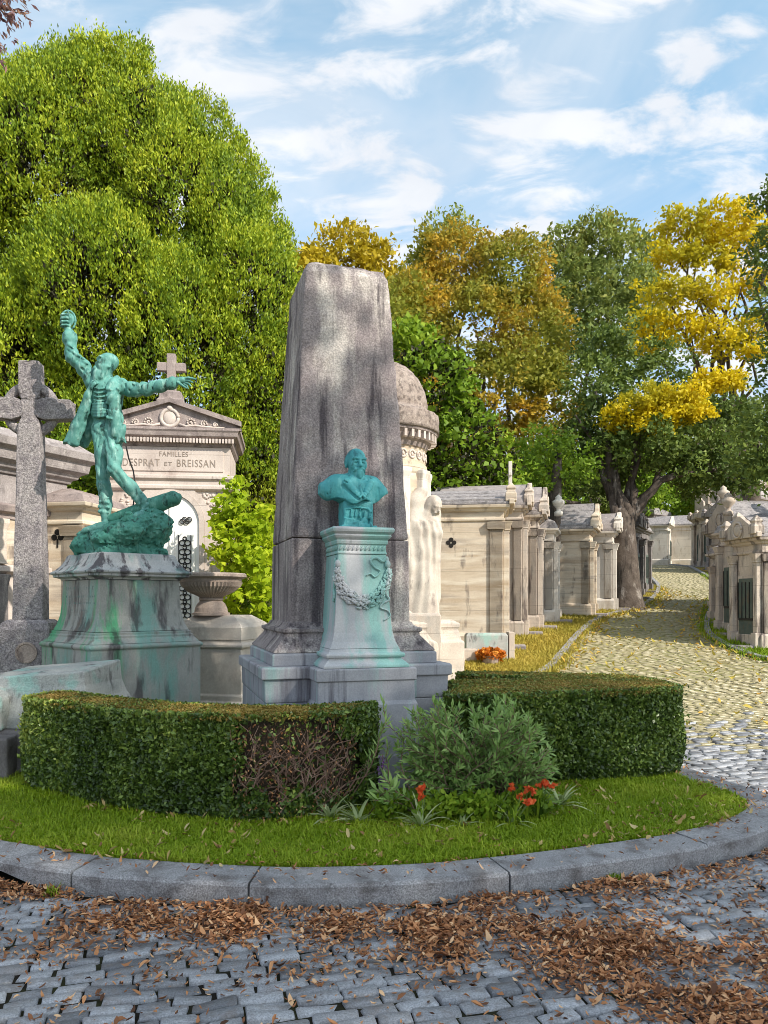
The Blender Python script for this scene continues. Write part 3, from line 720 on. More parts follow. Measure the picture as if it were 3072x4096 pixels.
tag(dry_leaves('fallen_leaves', np.stack([X, Y, H(X, Y) + .014 + RS.rand(n)**1.6*.040*np.clip(dens, .08, 1)], 1), np.clip(.027*np.exp(RS.normal(0, .34, n)), .012, .058), M['deadleaf'], tint=np.clip(RS.normal(.52, .30, n), 0, 1), tilt=.32),
    'curled brown dead leaves drifted over the grey cobbles and along the kerb', 'fallen leaves', kind='stuff')
# a few pale leaves lying on the lawn
n = 2000
X = RS.uniform(-3, 2.7, n); Y = RS.uniform(4.0, 7, n); k = inside(X, Y, [tuple(p) for p in offset(KO, 0.2)] + [(-7, 12.3)]) & (fbm(np.stack([X*2, Y*2, X*0 + 9], 1)) > .46); X, Y = X[k], Y[k]
tag(dry_leaves('leaves_on_lawn', np.stack([X, Y, 0*X + LZ + .02], 1), RS.uniform(.022, .062, len(X)), M['paleleaf']), 'pale dry leaves scattered over the green lawn', 'fallen leaves', kind='stuff')
n = 700; t = RS.rand(n); ia = (t*(len(KO) - 1)).astype(int); f = RS.rand(n)**1.5; P_k = KI[ia] + (KO[ia] - KI[ia])*f[:, None] + RS.normal(0, .02, (n, 2))
tag(dry_leaves('leaves_on_kerb', np.concatenate([P_k, np.full((n, 1), .138)], 1), RS.uniform(.015, .04, n), M['deadleaf']), 'few small dead leaves lying on the granite kerb', 'fallen leaves', kind='stuff')
# yellow leaves and dry grass on the verges uphill
n = 60000
t = RS.rand(n); s_ = RS.rand(n); ia = (t*(len(RL)-1)*.62).astype(int)
o = offset(RL, 1.0); X = RL[ia, 0] + (o[ia, 0]-RL[ia, 0])*s_*1.5 + RS.normal(0, .1, n); Y = RL[ia, 1] + (o[ia, 1]-RL[ia, 1])*s_*1.5 + RS.normal(0, .15, n)
tag(blades('verge_grass', np.stack([X, Y, H(X, Y) - .01], 1), RS.uniform(.04, .13, n), .016, RS.rand(n), M['drygrass'], tint=.35 + .5*fbm(np.stack([X, Y, X*0], 1)*1.2) + .2*RS.rand(n) - .1), 'yellowed dry grass and leaves on the verge left of the road', 'verge', kind='stuff')
o = offset(RR, -1.0); n = 45000; t = RS.rand(n); s_ = RS.rand(n); ia = (t*(len(RR)-1)*.75).astype(int)
X = RR[ia, 0] + (o[ia, 0]-RR[ia, 0])*s_*1.9 + RS.normal(0, .1, n); Y = RR[ia, 1] + (o[ia, 1]-RR[ia, 1])*s_*1.6 + RS.normal(0, .15, n)
tag(blades('verge_grass', np.stack([X, Y, H(X, Y) - .01], 1), RS.uniform(.04, .15, n), .016, RS.rand(n), M['grass'], tint=.2 + .7*fbm(np.stack([X, Y, X*0 + 5], 1)*1.2)), 'green grass on the verge right of the road below the tombs', 'verge', kind='stuff')
n = 9000; X = RS.uniform(2.4, 9, n); Y = RS.uniform(8.5, 26, n); k = (inside(X, Y, ROADP) | (inside(X, Y, PLAZA) & (X < 8.5))) & ~inside(X, Y, _isl); X, Y = X[k], Y[k]
dl = dist_poly(X, Y, RL); dr_ = dist_poly(X, Y, RR); k = RS.rand(len(X)) < .10 + .9*np.exp(-(dl/.45)**2) + .5*np.exp(-(dr_/.4)**2); X, Y = X[k], Y[k]
tag(dry_leaves('leaves_on_road', np.stack([X, Y, H(X, Y) + .025], 1), RS.uniform(.06, .13, len(X)), M['orange'] if False else M['drygrass'], tint=RS.uniform(.45, 1, len(X))), 'yellow leaves strewn along the edges of the sunlit road', 'fallen leaves', kind='stuff')
# ------------------------------------------------------------------ obelisk with pedestal
def seg_prof(*p): return list(p)
TH = R(17)
OB = empty('obelisk_monument', (-0.425, 7.01, 0), TH)
tag(OB, 'tall tapering stone obelisk with dark rain streaks, pale pedestal on its front', 'monument')
# local frame: front of the shaft is -y
mb = MB(); mb.sq([(.53, 1.40), (.52, 1.44), (.513, 2.13)]); o = mb.obj('lower_shaft', M['obelisk'], OB, bevel=.012)
mb = MB()
hs = [(.511, 2.136), (.487, 2.6), (.445, 3.3), (.395, 4.05), (.37, 4.43)]
mb.sq(hs + [(.34, 4.50), (.20, 4.575), (.06, 4.60)]); o = mb.obj('upper_shaft', M['obelisk'], OB, bevel=.02, seg=2); rough_up(o, 0.03, 0.16, 4)
# moulded base, plinth courses
mb = MB(); mb.sq([(.69, 1.19), (.68, 1.21), (.665, 1.225), (.62, 1.28), (.59, 1.315), (.585, 1.34), (.605, 1.352), (.605, 1.38), (.575, 1.385), (.545, 1.405), (.532, 1.43)]); mb.obj('moulded_base', M['obelisk'], OB, bevel=.006)
mb = MB(); mb.sq([(.70, 1.085), (.70, 1.175), (.68, 1.188)]); mb.obj('upper_plinth', M['plinth'], OB, bevel=.006)
mb = MB(); mb.sq([(.765, .80), (.77, .83), (.775, .985), (.80, .99), (.80, 1.075), (.785, 1.085)]); mb.obj('lower_plinth', M['plinth'], OB, bevel=.008)
mb = MB(); mb.sq([(.78, 0.0), (.78, .38), (.77, .39), (.765, .798)]); mb.obj('footing', M['plinth'], OB, bevel=.012)
# pedestal for the bust, standing against the front
PED = empty('pedestal', (-0.02, -0.71, 0)); PED.parent = OB
def psq(prof): return [(a, b, z) for a, b, z in prof]
mb = MB()
mb.sq([(.283, .303, 1.235), (.257, .28, 1.29), (.24, .262, 1.36), (.229, .25, 1.45), (.222, .243, 1.56), (.198, .222, 1.95), (.196, .22, 1.978)])
mb.obj('die', M['bluestone'], PED, bevel=.004)
mb = MB(); mb.sq([(.348, .372, 1.087), (.346, .370, 1.108), (.320, .342, 1.132), (.306, .328, 1.146), (.296, .318, 1.152), (.296, .318, 1.164), (.316, .338, 1.168), (.320, .342, 1.184), (.315, .337, 1.199), (.292, .312, 1.205), (.285, .305, 1.233)])
mb.obj('stepped_base', M['bluestone'], PED, bevel=.006)
mb = MB(); mb.sq([(.43, .395, 0.0), (.43, .395, .40), (.42, .39, .41), (.41, .385, .80), (.392, .37, .83), (.388, .365, .985), (.403, .378, .99), (.403, .378, 1.078), (.392, .37, 1.086)]); mb.obj('projecting_plinth', M['plinth'], PED, bevel=.01)
mb = MB(); mb.sq([(.203, .227, 1.98), (.203, .227, 1.995), (.197, .22, 2.0), (.197, .22, 2.055), (.207, .231, 2.06), (.212, .236, 2.085), (.206, .23, 2.09), (.225, .25, 2.11), (.236, .26, 2.125), (.228, .252, 2.135), (.25, .275, 2.155), (.255, .28, 2.175), (.245, .27, 2.192)]); mb.obj('cap', M['bluestone'], PED, bevel=.004)
mb = MB()
for k in range(11):
    x = -.175 + .035*k; mb.ball((x, -.222, 2.028), (.011, .012, .026), n=8, rot=Matrix.Rotation(R(35), 3, 'Y'))
for k in range(11):
    y = -.19 + .035*k; mb.ball((-.199, y, 2.028), (.012, .011, .026), n=8, rot=Matrix.Rotation(R(35), 3, 'X'))
mb.obj('leaf_band', M['bluestone'], PED, smooth=True)
# laurel garland hanging across the die, with ribbon
def die_front(z): return -np.interp(z, [1.36, 1.45, 1.56, 1.95], [.262, .25, .243, .222]), np.interp(z, [1.36, 1.45, 1.56, 1.95], [.24, .229, .222, .198])
mb = MB(); gp = []
for k in range(41):
    t = k/40; a = math.pi*(1.02 + .96*t); x = .205*math.cos(a)*(1.03); z = 1.865 + .265*math.sin(a); gp.append((x, z, .018 + .034*math.sin(math.pi*t)**.8))
rg = random.Random(4)
for i, (x, z, r) in enumerate(gp):
    yf, hw = die_front(z)
    tx, tz = (gp[min(i+1, 40)][0] - gp[max(i-1, 0)][0]), (gp[min(i+1, 40)][1] - gp[max(i-1, 0)][1]); base = math.atan2(tz, tx)
    for j in range(7):
        off = rg.uniform(-1, 1)*r; an = base + (math.pi if i > 20 else 0) + rg.uniform(-.75, .75)
        px_, pz_ = x - off*math.sin(base), z + off*math.cos(base); q = .010 + .028*(1 - abs(off)/r)*rg.random()
        Lf = rg.uniform(.020, .034)
        T = Matrix.Translation((px_, yf - q, pz_)) @ Matrix.Rotation(-an, 4, 'Y') @ Matrix.Rotation(rg.uniform(-.5, .5), 4, 'Z') @ Matrix.Diagonal((Lf, .006, Lf*.36, 1))
        mb.ball((0, 0, 0), 1, M=T, n=8)
for (x, z) in ((-.205, 1.90), (.205, 1.90)):
    yf, hw = die_front(z); mb.ball((x, yf - .012, z), (.026, .022, .034), n=10)
for z in np.linspace(1.62, 1.93, 18):        # the strand turning the corner onto the left flank
    yf, hw = die_front(z); mb.ball((-hw - .008, yf + .05 + .012*math.sin(z*60), z), (.012, .022, .024), n=8)
mb.obj('laurel_garland', M['bluestone'], PED, smooth=True)
def ribbon(pts, w_):
    m_ = MB(); rs_ = []
    c = catmull(pts, 8)
    for i, p in enumerate(c):
        yf, hw = die_front(p[1]); d = c[min(i+1, len(c)-1)] - c[max(i-1, 0)]; d /= np.linalg.norm(d); nx_ = np.array([-d[1], d[0]])*w_*(1 - .6*i/len(c))
        a, b = p + nx_, p - nx_
        rs_.append([(a[0], yf - .012, a[1]), (p[0], yf - .017, p[1]), (b[0], yf - .012, b[1]), (b[0], yf + .01, b[1]), (a[0], yf + .01, a[1])])
    return m_.rings(rs_)
r1 = ribbon([(.205, 1.905), (.20, 1.955), (.165, 1.925), (.11, 1.955), (.065, 1.925), (.10, 1.875), (.145, 1.845), (.10, 1.80), (.06, 1.825), (.03, 1.81)], .012); o = r1.obj('ribbon', M['bluestone'], PED)
r2 = ribbon([(.21, 1.87), (.205, 1.75), (.19, 1.67), (.215, 1.62), (.165, 1.59), (.14, 1.555), (.20, 1.53), (.22, 1.49), (.17, 1.455)], .010); r2.obj('ribbon', M['bluestone'], PED)
# ------------------------------------------------------------------ pedestal of the bronze statue (turned 45 degrees, a corner to the path)
SP = empty('statue_pedestal', (-2.80, 8.2, 0), R(45))
tag(SP, 'flared stone pedestal streaked green and black below the striding bronze man', 'pedestal')
mb = MB(); mb.sq([(.64, 0), (.64, .25), (.60, .27), (.60, 1.13), (.618, 1.14), (.622, 1.165), (.60, 1.185)]); mb.obj('plinth', M['stped'], SP, bevel=.012)
mb = MB(); mb.sq([(.59, 1.187), (.56, 1.225), (.545, 1.24), (.545, 1.262), (.53, 1.27), (.53, 1.295), (.518, 1.30)]); mb.obj('base_moulding', M['stped'], SP, bevel=.004)
mb = MB(); mb.sq([(.515, 1.302), (.488, 1.36), (.462, 1.46), (.447, 1.60), (.442, 1.78), (.442, 1.825)]); mb.obj('die', M['stped'], SP, bevel=.008)
mb = MB(); mb.sq([(.452, 1.827), (.46, 1.845), (.515, 1.862), (.515, 1.885), (.535, 1.892), (.54, 1.91), (.50, 1.935), (.455, 1.985), (.425, 2.04), (.41, 2.085), (.39, 2.10)]); mb.obj('cap', M['stcap'], SP, bevel=.004)
# the carved lines on the left face are too worn to read: rows of shallow strokes
rl = random.Random(9); mb = MB()
for z, n_, w_, h_ in ((1.74, 15, .032, .040), (1.655, 17, .028, .030), (1.585, 17, .028, .028), (1.515, 12, .022, .016), (1.465, 9, .02, .014)):
    for k in range(n_):
        if rl.random() < .16: continue
        x = (k - (n_-1)/2)*w_*1.5; hh_ = h_*rl.uniform(.5, 1)
        y = -np.interp(z, [1.36, 1.46, 1.6, 1.78], [.488, .462, .447, .442]) - .0008
        mb.box(x - w_*.12, x + w_*.12, y, y + .01, z - hh_/2, z + hh_/2)
        if rl.random() < .6: mb.box(x + w_*.121, x + w_*.7, y, y + .01, z + rl.choice([-.3, .0, .3])*hh_, z + rl.choice([.42])*hh_)
ins_ = mb.obj('worn_inscription', M['letter2'], SP, bevel=0); ins_.rotation_euler = (0, 0, 0); ins_.rotation_euler.z = -R(90)

# ------------------------------------------------------------------ flared low tomb in front of it
T_ = empty('flared_tomb', (-3.02, 7.05, 0), R(-9))
tag(T_, 'low stone tomb with concave flared sides and a sloping green-stained top behind the left hedge', 'tomb')
mb = MB(); rs_ = []
for hx, hy, z in ((.62, .42, .50), (.62, .42, .60), (.585, .40, .66), (.53, .36, .76), (.495, .33, .88), (.485, .32, .985), (.475, .31, 1.0)):
    rs_.append([(-hx, -hy, z - .07*(z > .9)), (hx, -hy, z), (hx, hy, z + .06*(z > .9)), (-hx, hy, z - .02*(z > .9))])
mb.rings(rs_); o = mb.obj('flared_lid', M['slab'], T_, bevel=.01); rough_up(o, .012, .08, 3)
mb = MB(); mb.box(-.70, .70, -.5, .5, 0, .5); o = mb.obj('base', M['darkstone'], T_, bevel=.02); 
# rough blocks at the frame's left edge
for i, (px, Y, z0, z1, w_, lab) in enumerate(((-8, 6.75, .50, .88, .36, 'pale weathered stone block with peaked top at the left edge, on a darker block'), (-4, 6.60, .0, .47, .40, 'dark grey stone block on the ground beside the left end of the hedge'))):
    c = PX(px, 700, Y); t_ = MB()
    if i == 0: t_.prism([(-w_*.5, z0), (w_*.5, z0), (w_*.5, z1 - .10), (w_*.18, z1), (-w_*.5, z1 - .12)], -.2, .2)
    else: t_.box(-w_/2, w_/2, -.22, .22, z0, z1)
    o = t_.obj('stone_block', M['slab'] if i == 0 else M['darkstone'], bevel=.02); o.location = (c.x, c.y, 0); rough_up(o, .03, .12, 3); tag(o, lab, 'stone block')

# ------------------------------------------------------------------ celtic cross
CC = empty('celtic_cross', (-3.94, 8.6, 0), R(6))
tag(CC, 'tall rough granite ringed cross left of the bronze statue', 'cross')
def chamf(hw, hd, z): return [(-hw, -hd, z), (hw, -hd, z), (hw, hd, z), (-hw, hd, z)]
mb = MB(); mb.rings([chamf(.165, .12, 1.40), chamf(.15, .11, 2.2), chamf(.132, .10, 3.0), chamf(.122, .095, 3.52), chamf(.10, .09, 3.62), chamf(.06, .085, 3.655)])
mb.rings([chamf(.06, .085, 3.83), chamf(.10, .09, 3.87), chamf(.118, .092, 3.96), chamf(.112, .09, 4.26), chamf(.10, .085, 4.275)])
mb.rings([chamf(.085, .083, 3.62), chamf(.085, .083, 3.86)]); o = mb.obj('shaft', M['celtic'], CC, bevel=.018); rough_up(o, .02, .05, 2)
for s_ in (-1, 1):
    mb = MB(); rs_ = []
    for x, h_ in ((.05, .06), (.10, .10), (.18, .125), (.44, .105), (.455, .09)): rs_.append([(s_*x, -.088, 3.745 - h_), (s_*x, .088, 3.745 - h_), (s_*x, .088, 3.745 + h_), (s_*x, -.088, 3.745 + h_)])
    mb.rings(rs_); o = mb.obj('arm', M['celtic'], CC, bevel=.018); rough_up(o, .02, .05, 2)
mb = MB(); mb.torus((0, 0, 3.745), .262, .055, n=40, k=8); o = mb.obj('ring', M['celtic'], CC, smooth=True); rough_up(o, .015, .04); o.scale = (1, .8, 1)
mb = MB(); mb.sq([(.27, .24, 0), (.27, .24, 1.30), (.25, .22, 1.37), (.20, .17, 1.405)]); o = mb.obj('base_block', M['celtic'], CC, bevel=.02); rough_up(o, .02, .06, 3)
mb = MB(); mb.lathe([(.115, 0), (.115, .02), (.095, .022), (.09, .012), (.02, .012)], 24); o = mb.obj('carved_disc', M['bowl'], CC); o.rotation_euler = (R(90), 0, 0); o.location = (.03, -.236, 1.05)

# ------------------------------------------------------------------ fluted bowl on a block
BW = empty('stone_bowl', (-2.087, 9.3, 0), R(-12)); tag(BW, 'wide fluted brown stone bowl on a flared foot between the statue and the obelisk', 'bowl')
mb = MB(); mb.lathe([(.13, 1.645), (.15, 1.665), (.27, 1.72), (.35, 1.785), (.375, 1.835)], 96, flute=.045); mb.obj('fluted_bowl', M['bowl'], BW)
mb = MB(); mb.lathe([(.36, 1.836), (.37, 1.875), (.395, 1.885), (.42, 1.90), (.42, 1.93), (.405, 1.945), (.36, 1.93), (.30, 1.86), (.05, 1.83)], 48); mb.obj('rim', M['bowl'], BW, smooth=False)
mb = MB(); mb.lathe([(.225, 1.44), (.22, 1.47), (.20, 1.475), (.19, 1.53), (.165, 1.58), (.13, 1.615), (.145, 1.625), (.145, 1.645), (.12, 1.65)], 40); mb.obj('foot', M['bowl'], BW)
BB = empty('bowl_block', (-1.97, 9.45, 0), R(-14)); tag(BB, 'pinkish speckled granite block with a sloping upper course under the fluted bowl', 'stone block')
mb = MB(); mb.sq([(.43, .42, 1.15), (.43, .42, 1.30), (.40, .39, 1.345), (.26, .26, 1.44)]); mb.obj('sloped_course', M['pinkgran'], BB, bevel=.008)
mb = MB(); mb.sq([(.44, .43, 1.055), (.455, .445, 1.075), (.455, .445, 1.10), (.42, .41, 1.125), (.42, .41, 1.15)]); mb.obj('ledge', M['pinkgran'], BB, bevel=.006)
mb = MB(); mb.sq([(.47, .46, 0), (.47, .46, .42), (.44, .43, .44), (.44, .43, .50), (.42, .41, .52), (.42, .41, 1.055)]); mb.obj('die', M['pinkgran'], BB, bevel=.008)
# ------------------------------------------------------------------ bronze figures
def head(S, c, yaw, s=1.0, style='goatee', pitch=0.0):
    Q = Matrix.Rotation(yaw, 3, 'Z') @ Matrix.Rotation(pitch, 3, 'X'); c = Vector(c)
    def p(x, y, z): return tuple(c + Q @ (Vector((x, y, z))*s))
    def E(x, y, z, r, k=.02, sub=False): S.ell(p(x, y, z), [a*s for a in r], k*s, rz=yaw, sub=sub)
    def K(a, b, ra, rb=None, k=.012, sub=False): S.cap(p(*a), p(*b), ra*s, (rb or ra)*s, k*s, sub)
    E(0, .012, .028, (.080, .100, .092))                    # skull
    E(0, -.030, -.030, (.066, .070, .080), .03)            # face
    E(0, -.045, -.088, (.052, .048, .036), .03)            # jaw
    for q in (-1, 1): E(q*.046, -.066, -.030, (.024, .024, .030), .02)
    K((-.050, -.086, .022), (-.008, -.098, .018), .013, .012); K((.050, -.086, .022), (.008, -.098, .018), .013, .012)
    for q in (-1, 1):
        E(q*.034, -.108, -.003, (.022, .026, .017), .012, True)
        E(q*.034, -.084, -.003, (.0145, .0145, .0125), .003)
        K((q*.016, -.098, .0), (q*.052, -.088, -.014), .004, k=.006)
    K((0, -.094, .012), (0, -.124, -.038), .0095, .015)
    for q in (-1, 1): E(q*.013, -.108, -.041, (.010, .011, .009), .008)
    for q in (-1, 1):
        K((q*.004, -.110, -.058), (q*.034, -.098, -.068), .012, .010, .008); K((q*.034, -.098, -.068), (q*.050, -.082, -.084), .010, .005, .008)
    K((-.026, -.112, -.078), (.026, -.112, -.078), .006, k=.008, sub=True)
    for q in (-1, 1):                                      # ears
        E(q*.082, .006, -.012, (.010, .024, .034), .008); E(q*.090, .0, -.008, (.007, .010, .018), .008, True)
    if style == 'goatee':
        E(0, -.092, -.100, (.032, .028, .040), .014); K((0, -.100, -.085), (0, -.108, -.135), .020, .010)
        for q in (-1, 1): E(q*.068, .035, .012, (.018, .046, .042), .02)
    elif style == 'full':
        E(0, -.072, -.115, (.058, .044, .062), .02); K((0, -.095, -.10), (0, -.135, -.20), .050, .018, .02); K((.02, -.11, -.09), (.03, -.14, -.18), .020, .008, .01); K((-.02, -.11, -.09), (-.03, -.14, -.18), .020, .008, .01)
        for q in (-1, 1): K((q*.066, -.03, -.03), (q*.045, -.07, -.13), .022, .024, .02)
        E(0, .03, .048, (.086, .100, .084), .008); K((-.055, -.070, .075), (.055, -.070, .075), .014, .014, .01)
    elif style == 'veil':
        E(0, .02, .03, (.105, .115, .115), .03); K((0, .05, -.02), (0, .06, -.16), .10, .12, .05); K((-.085, 0, 0), (-.10, 0, -.16), .03, .05, .03); K((.085, 0, 0), (.10, 0, -.16), .03, .05, .03)
# ---- bust on the pedestal
c_, s_ = math.cos(TH), math.sin(TH)
bl = Vector((OB.location.x - .015*c_ + .715*s_, OB.location.y - .015*s_ - .715*c_, 2.192))
BU = empty('bust', bl, TH); tag(BU, 'turquoise bronze bust of a bald man with goatee and lapelled jacket on the pale pedestal', 'bust')
S = SDF((-.36, -.22, .17), (.36, .20, .70), .0052)
S.ell((-.015, .03, .30), (.26, .115, .15), .03)
S.chain([(-.240, .03, .318), (-.16, .025, .362), (0, .03, .395), (.135, .025, .362), (.205, .03, .310)], [.078, .080, .075, .080, .074], .04)
S.cap((-.02, -.01, .25), (-.02, -.02, .33), .14, .11, .05)
S.cap((0, .01, .36), (0, -.002, .47), .072, .062, .02)
head(S, (0, -.005, .548), R(3), 1.0)
S.chain([(-.02, .065, .425), (-.075, .035, .418), (-.078, -.03, .395), (-.055, -.09, .365)], [.018, .020, .02, .018], .012)   # coat collar
S.chain([(.02, .065, .425), (.072, .035, .418), (.074, -.03, .395), (.055, -.09, .365)], [.018, .020, .02, .018], .012)
for k in range(7):          # lapels
    t = k/6
    S.ell((-.095 + .085*t, -.090 - .052*t, .372 - .125*t), (.040*(1 - .7*t), .022, .032), .006, ry=R(40))
    S.ell((.095 - .062*t, -.090 - .052*t, .372 - .125*t), (.038*(1 - .7*t), .022, .032), .006, ry=R(-40))
S.cap((-.136, -.082, .345), (-.012, -.158, .222), .011, .012, .006, True); S.cap((.134, -.082, .345), (.036, -.158, .232), .010, .011, .006, True); S.cap((-.13, -.09, .385), (-.10, -.11, .365), .008, .006, .005, True)
S.chain([(-.045, -.07, .42), (0, -.105, .385), (.045, -.07, .42)], [.014, .012, .014], .008)      # shirt collar and knot
S.ell((0, -.112, .365), (.018, .014, .018), .006); S.cap((0, -.12, .35), (.012, -.14, .27), .010, .016, .006)
S.cap((.022, -.168, .33), (.026, -.172, .19), .006, .006, .006, True)
S.cap((-.20, -.07, .36), (-.205, -.06, .25), .006, .004, .01, True); S.cap((-.235, -.02, .34), (-.25, -.04, .27), .006, .004, .01, True); S.cap((.175, -.06, .34), (.18, -.05, .26), .005, .004, .01, True)
P_ = S.P(); cut = (.212 + .95*(P_[..., 0] + .015)**2 + .018*np.sin(P_[..., 0]*31)) - P_[..., 2]
S.F = np.maximum(S.F, cut); S.F = np.maximum(S.F, np.abs(P_[..., 0] + .015) - .288)
S.wrinkle(.008, lambda P: np.where(P[:, 2] < .40, fbm(P*24) - .5, 0.35*(fbm(P*45) - .5)))
sdf_obj('figure', [S], M['bust'], BU)
S = SDF((-.18, -.17, -.01), (.18, .15, .26), .0055)
S.sl = None
S.box((0, .01, .115), (.125, .095, .115), .02, .01); S.box((0, .01, .21), (.105, .09, .03), .02, .02); S.box((0, 0, .012), (.15, .12, .014), .006, .01)
S.box((-.085, -.085, .05), (.042, .03, .032), .006, .006, ry=R(12)); S.box((-.03, -.098, .035), (.05, .022, .018), .005, .006, ry=R(-8)); S.box((.06, -.10, .03), (.05, .02, .012), .005, .005)
S.chain([(-.10, -.086, .16), (-.04, -.095, .175), (.02, -.095, .172), (.07, -.093, .165), (.11, -.085, .14)], [.008]*5, .006)
for x, a, b in ((-.065, .10, .15), (-.03, .10, .155), (.005, .10, .155), (.045, .085, .15), (.085, .09, .14)): S.cap((x, -.095, a), (x + .006, -.095, b), .008, .006, .005)
S.cap((.02, -.09, .14), (.035, -.09, .10), .010, .012, .006, True); S.cap((.075, -.09, .07), (.10, -.085, .066), .012, .01, .006, True); S.cap((-.02, -.09, .075), (.02, -.09, .07), .008, .012, .006, True)
S.ell((.045, -.09, .06), (.03, .02, .03), .008); S.cap((.09, -.10, .02), (.105, -.09, .11), .008, .008, .005)
S.wrinkle(.010, lambda P: fbm(P*38) - .5)
sdf_obj('base', [S], M['bust'], BU)

# ---- the striding man
ST = empty('bronze_statue', (-2.80, 8.2, 2.09)); tag(ST, 'green bronze man in open coat, fist raised and arm pointing, on rocky base', 'statue')
def q(px, py, dy=0.0): return ((px - 121)/93.9, dy, (556 - py)/93.9)
h_ = .0095
S = SDF(q(88, 538, -.42), q(152, 350, .25), h_)
S.ell(q(107, 428), (.150, .105, .12), .04); S.ell(q(104, 412, -.01), (.138, .10, .13), .05); S.ell(q(106, 393), (.18, .12, .17), .06)
S.cap(q(95, 384), q(119, 385), .07, .07, .05); S.cap(q(106, 386), q(107, 372), .065, .055, .03)
S.chain([q(101, 430), q(103, 455, -.02), q(104, 476, -.03), q(105, 493, .01), q(106, 516, .0)], [.096, .080, .064, .062, .045], .03)
S.chain([q(113, 432), q(117, 453, -.09), q(119.5, 472, -.15), q(131, 487, -.08), q(146, 505, .0)], [.098, .084, .068, .064, .045], .03)
# boots with turned tops and straps, feet
S.chain([q(104.6, 486, -.01), q(105.5, 505, .01), q(106, 519, .0)], [.070, .064, .052], .01); S.cap(q(104.5, 485, -.015), q(104.6, 487.5, -.012), .076, .074, .006)
for y in (497, 502, 507, 512): S.cap(q(101, y, -.045), q(110, y + 1.5, -.045), .016, .014, .008)
S.chain([q(110, 524.5, .04), q(106, 526, -.05), q(97, 530.5, -.16), q(91.5, 533, -.22)], [.042, .046, .040, .028], .02)
S.chain([q(134, 490, -.06), q(141, 499, -.03), q(147.5, 509, .0)], [.068, .062, .052], .01); S.cap(q(133, 489, -.065), q(134.5, 490.5, -.06), .074, .072, .006)
for t in (0.2, .45, .7, .95): S.cap(q(133 + 13*t, 494 + 15*t, -.10 + .04*t), q(140 + 11*t, 490 + 15*t, -.09 + .05*t), .016, .014, .008)
S.chain([q(149, 514, .05), q(147, 514, -.04), q(144, 517, -.16), q(142.5, 518.5, -.21)], [.042, .048, .040, .028], .02)
# trouser folds, waistcoat, sash
S.wrinkle(.011, lambda P: np.where(P[:, 2] < 1.32, np.abs(np.sin(P[:, 2]*16 + P[:, 0]*30 + 5*fbm(P*4)))*-1.0 + .5 + 1.2*(fbm(P*13) - .5), (fbm(P*16) - .5)))
for k, y in enumerate((405, 408, 411, 414, 417)): S.chain([q(95.5 + k*.3, y + 1, -.08), q(103, y + 2.5, -.135), q(110.5, y + 1.5, -.12)], [.014, .018, .014], .006)
for y in (391, 395, 399, 403): S.chain([q(98, y, -.115), q(103, y + 1.5, -.14), q(109, y + .5, -.13)], [.010, .012, .010], .008)
for a, b in (((101, 436), (96.5, 450)), ((103, 437), (100, 456)), ((112, 440), (106, 446)), ((116, 441), (108, 450))): S.cap(q(*a, -.10), q(*b, -.085), .010, .006, .01, True)
head(S, q(107.3, 366.5, -.03), R(-56), 1.03, 'full', R(4))
Sh = SDF(q(52, 342, -.16), q(82, 300, .16), .0055)            # raised fist gripping a cap
Sh.cap(q(69.3, 340), q(67.5, 328), .038, .036, .02); Sh.ell(q(66.8, 321.5), (.040, .036, .052), .02)
for k in range(4):
    y = 315.6 + 3.5*k; r = (.0125, .0135, .013, .0115)[k]
    Sh.chain([q(70.2, y + .6, -.015), q(68.6, y + .3, -.048), q(64.3, y + .6, -.055), q(62.2, y + 1.2, -.03), q(63.6, y + 1.6, -.006)], [r, r, r, r*.95, r*.85], .004)
Sh.chain([q(69.8, 326, -.01), q(71.2, 319, -.03), q(69.6, 313.5, -.045)], [.017, .016, .012], .006)
for k in range(16):
    a, b = 2*math.pi*k/16, 2*math.pi*(k + 1)/16
    Sh.cap(q(66.5 + 6.6*math.cos(a), 318.5 - 9.5*math.sin(a), .045 + .02*math.cos(a)), q(66.5 + 6.6*math.cos(b), 318.5 - 9.5*math.sin(b), .045 + .02*math.cos(b)), .010, .010, .006)
Sh.ell(q(66.5, 318, .055), (.055, .022, .075), .012)
Sp = SDF(q(168, 400, -.2), q(203, 370, .08), .0055)            # pointing hand
Sp.cap(q(172, 385, -.06), q(178, 383, -.06), .036, .032, .02); Sp.chain([q(178, 383, -.06), q(183.5, 381.6, -.062)], [.036, .034], .02); Sp.ell(q(181, 382.6, -.062), (.045, .022, .030), .01)
Sp.chain([q(184, 380, -.062), q(190, 379.6, -.066), q(194, 380.3, -.068), q(197, 381.2, -.068)], [.0145, .013, .012, .009], .005)
Sp.chain([q(185, 381.6, -.05), q(190.5, 382.2, -.055), q(194, 384, -.058)], [.0135, .012, .009], .004)
Sp.chain([q(185, 383.3, -.042), q(190, 385, -.046), q(192, 387.6, -.05)], [.013, .012, .009], .004)
Sp.chain([q(184, 384.8, -.04), q(188, 387.2, -.042), q(189, 389.8, -.045)], [.012, .011, .0085], .004)
Sp.chain([q(179.5, 384.5, -.085), q(184, 387.6, -.10), q(188.3, 390.6, -.105)], [.015, .013, .010], .006)
sdf_obj('figure', [S, Sh, Sp], M['statue'], ST)
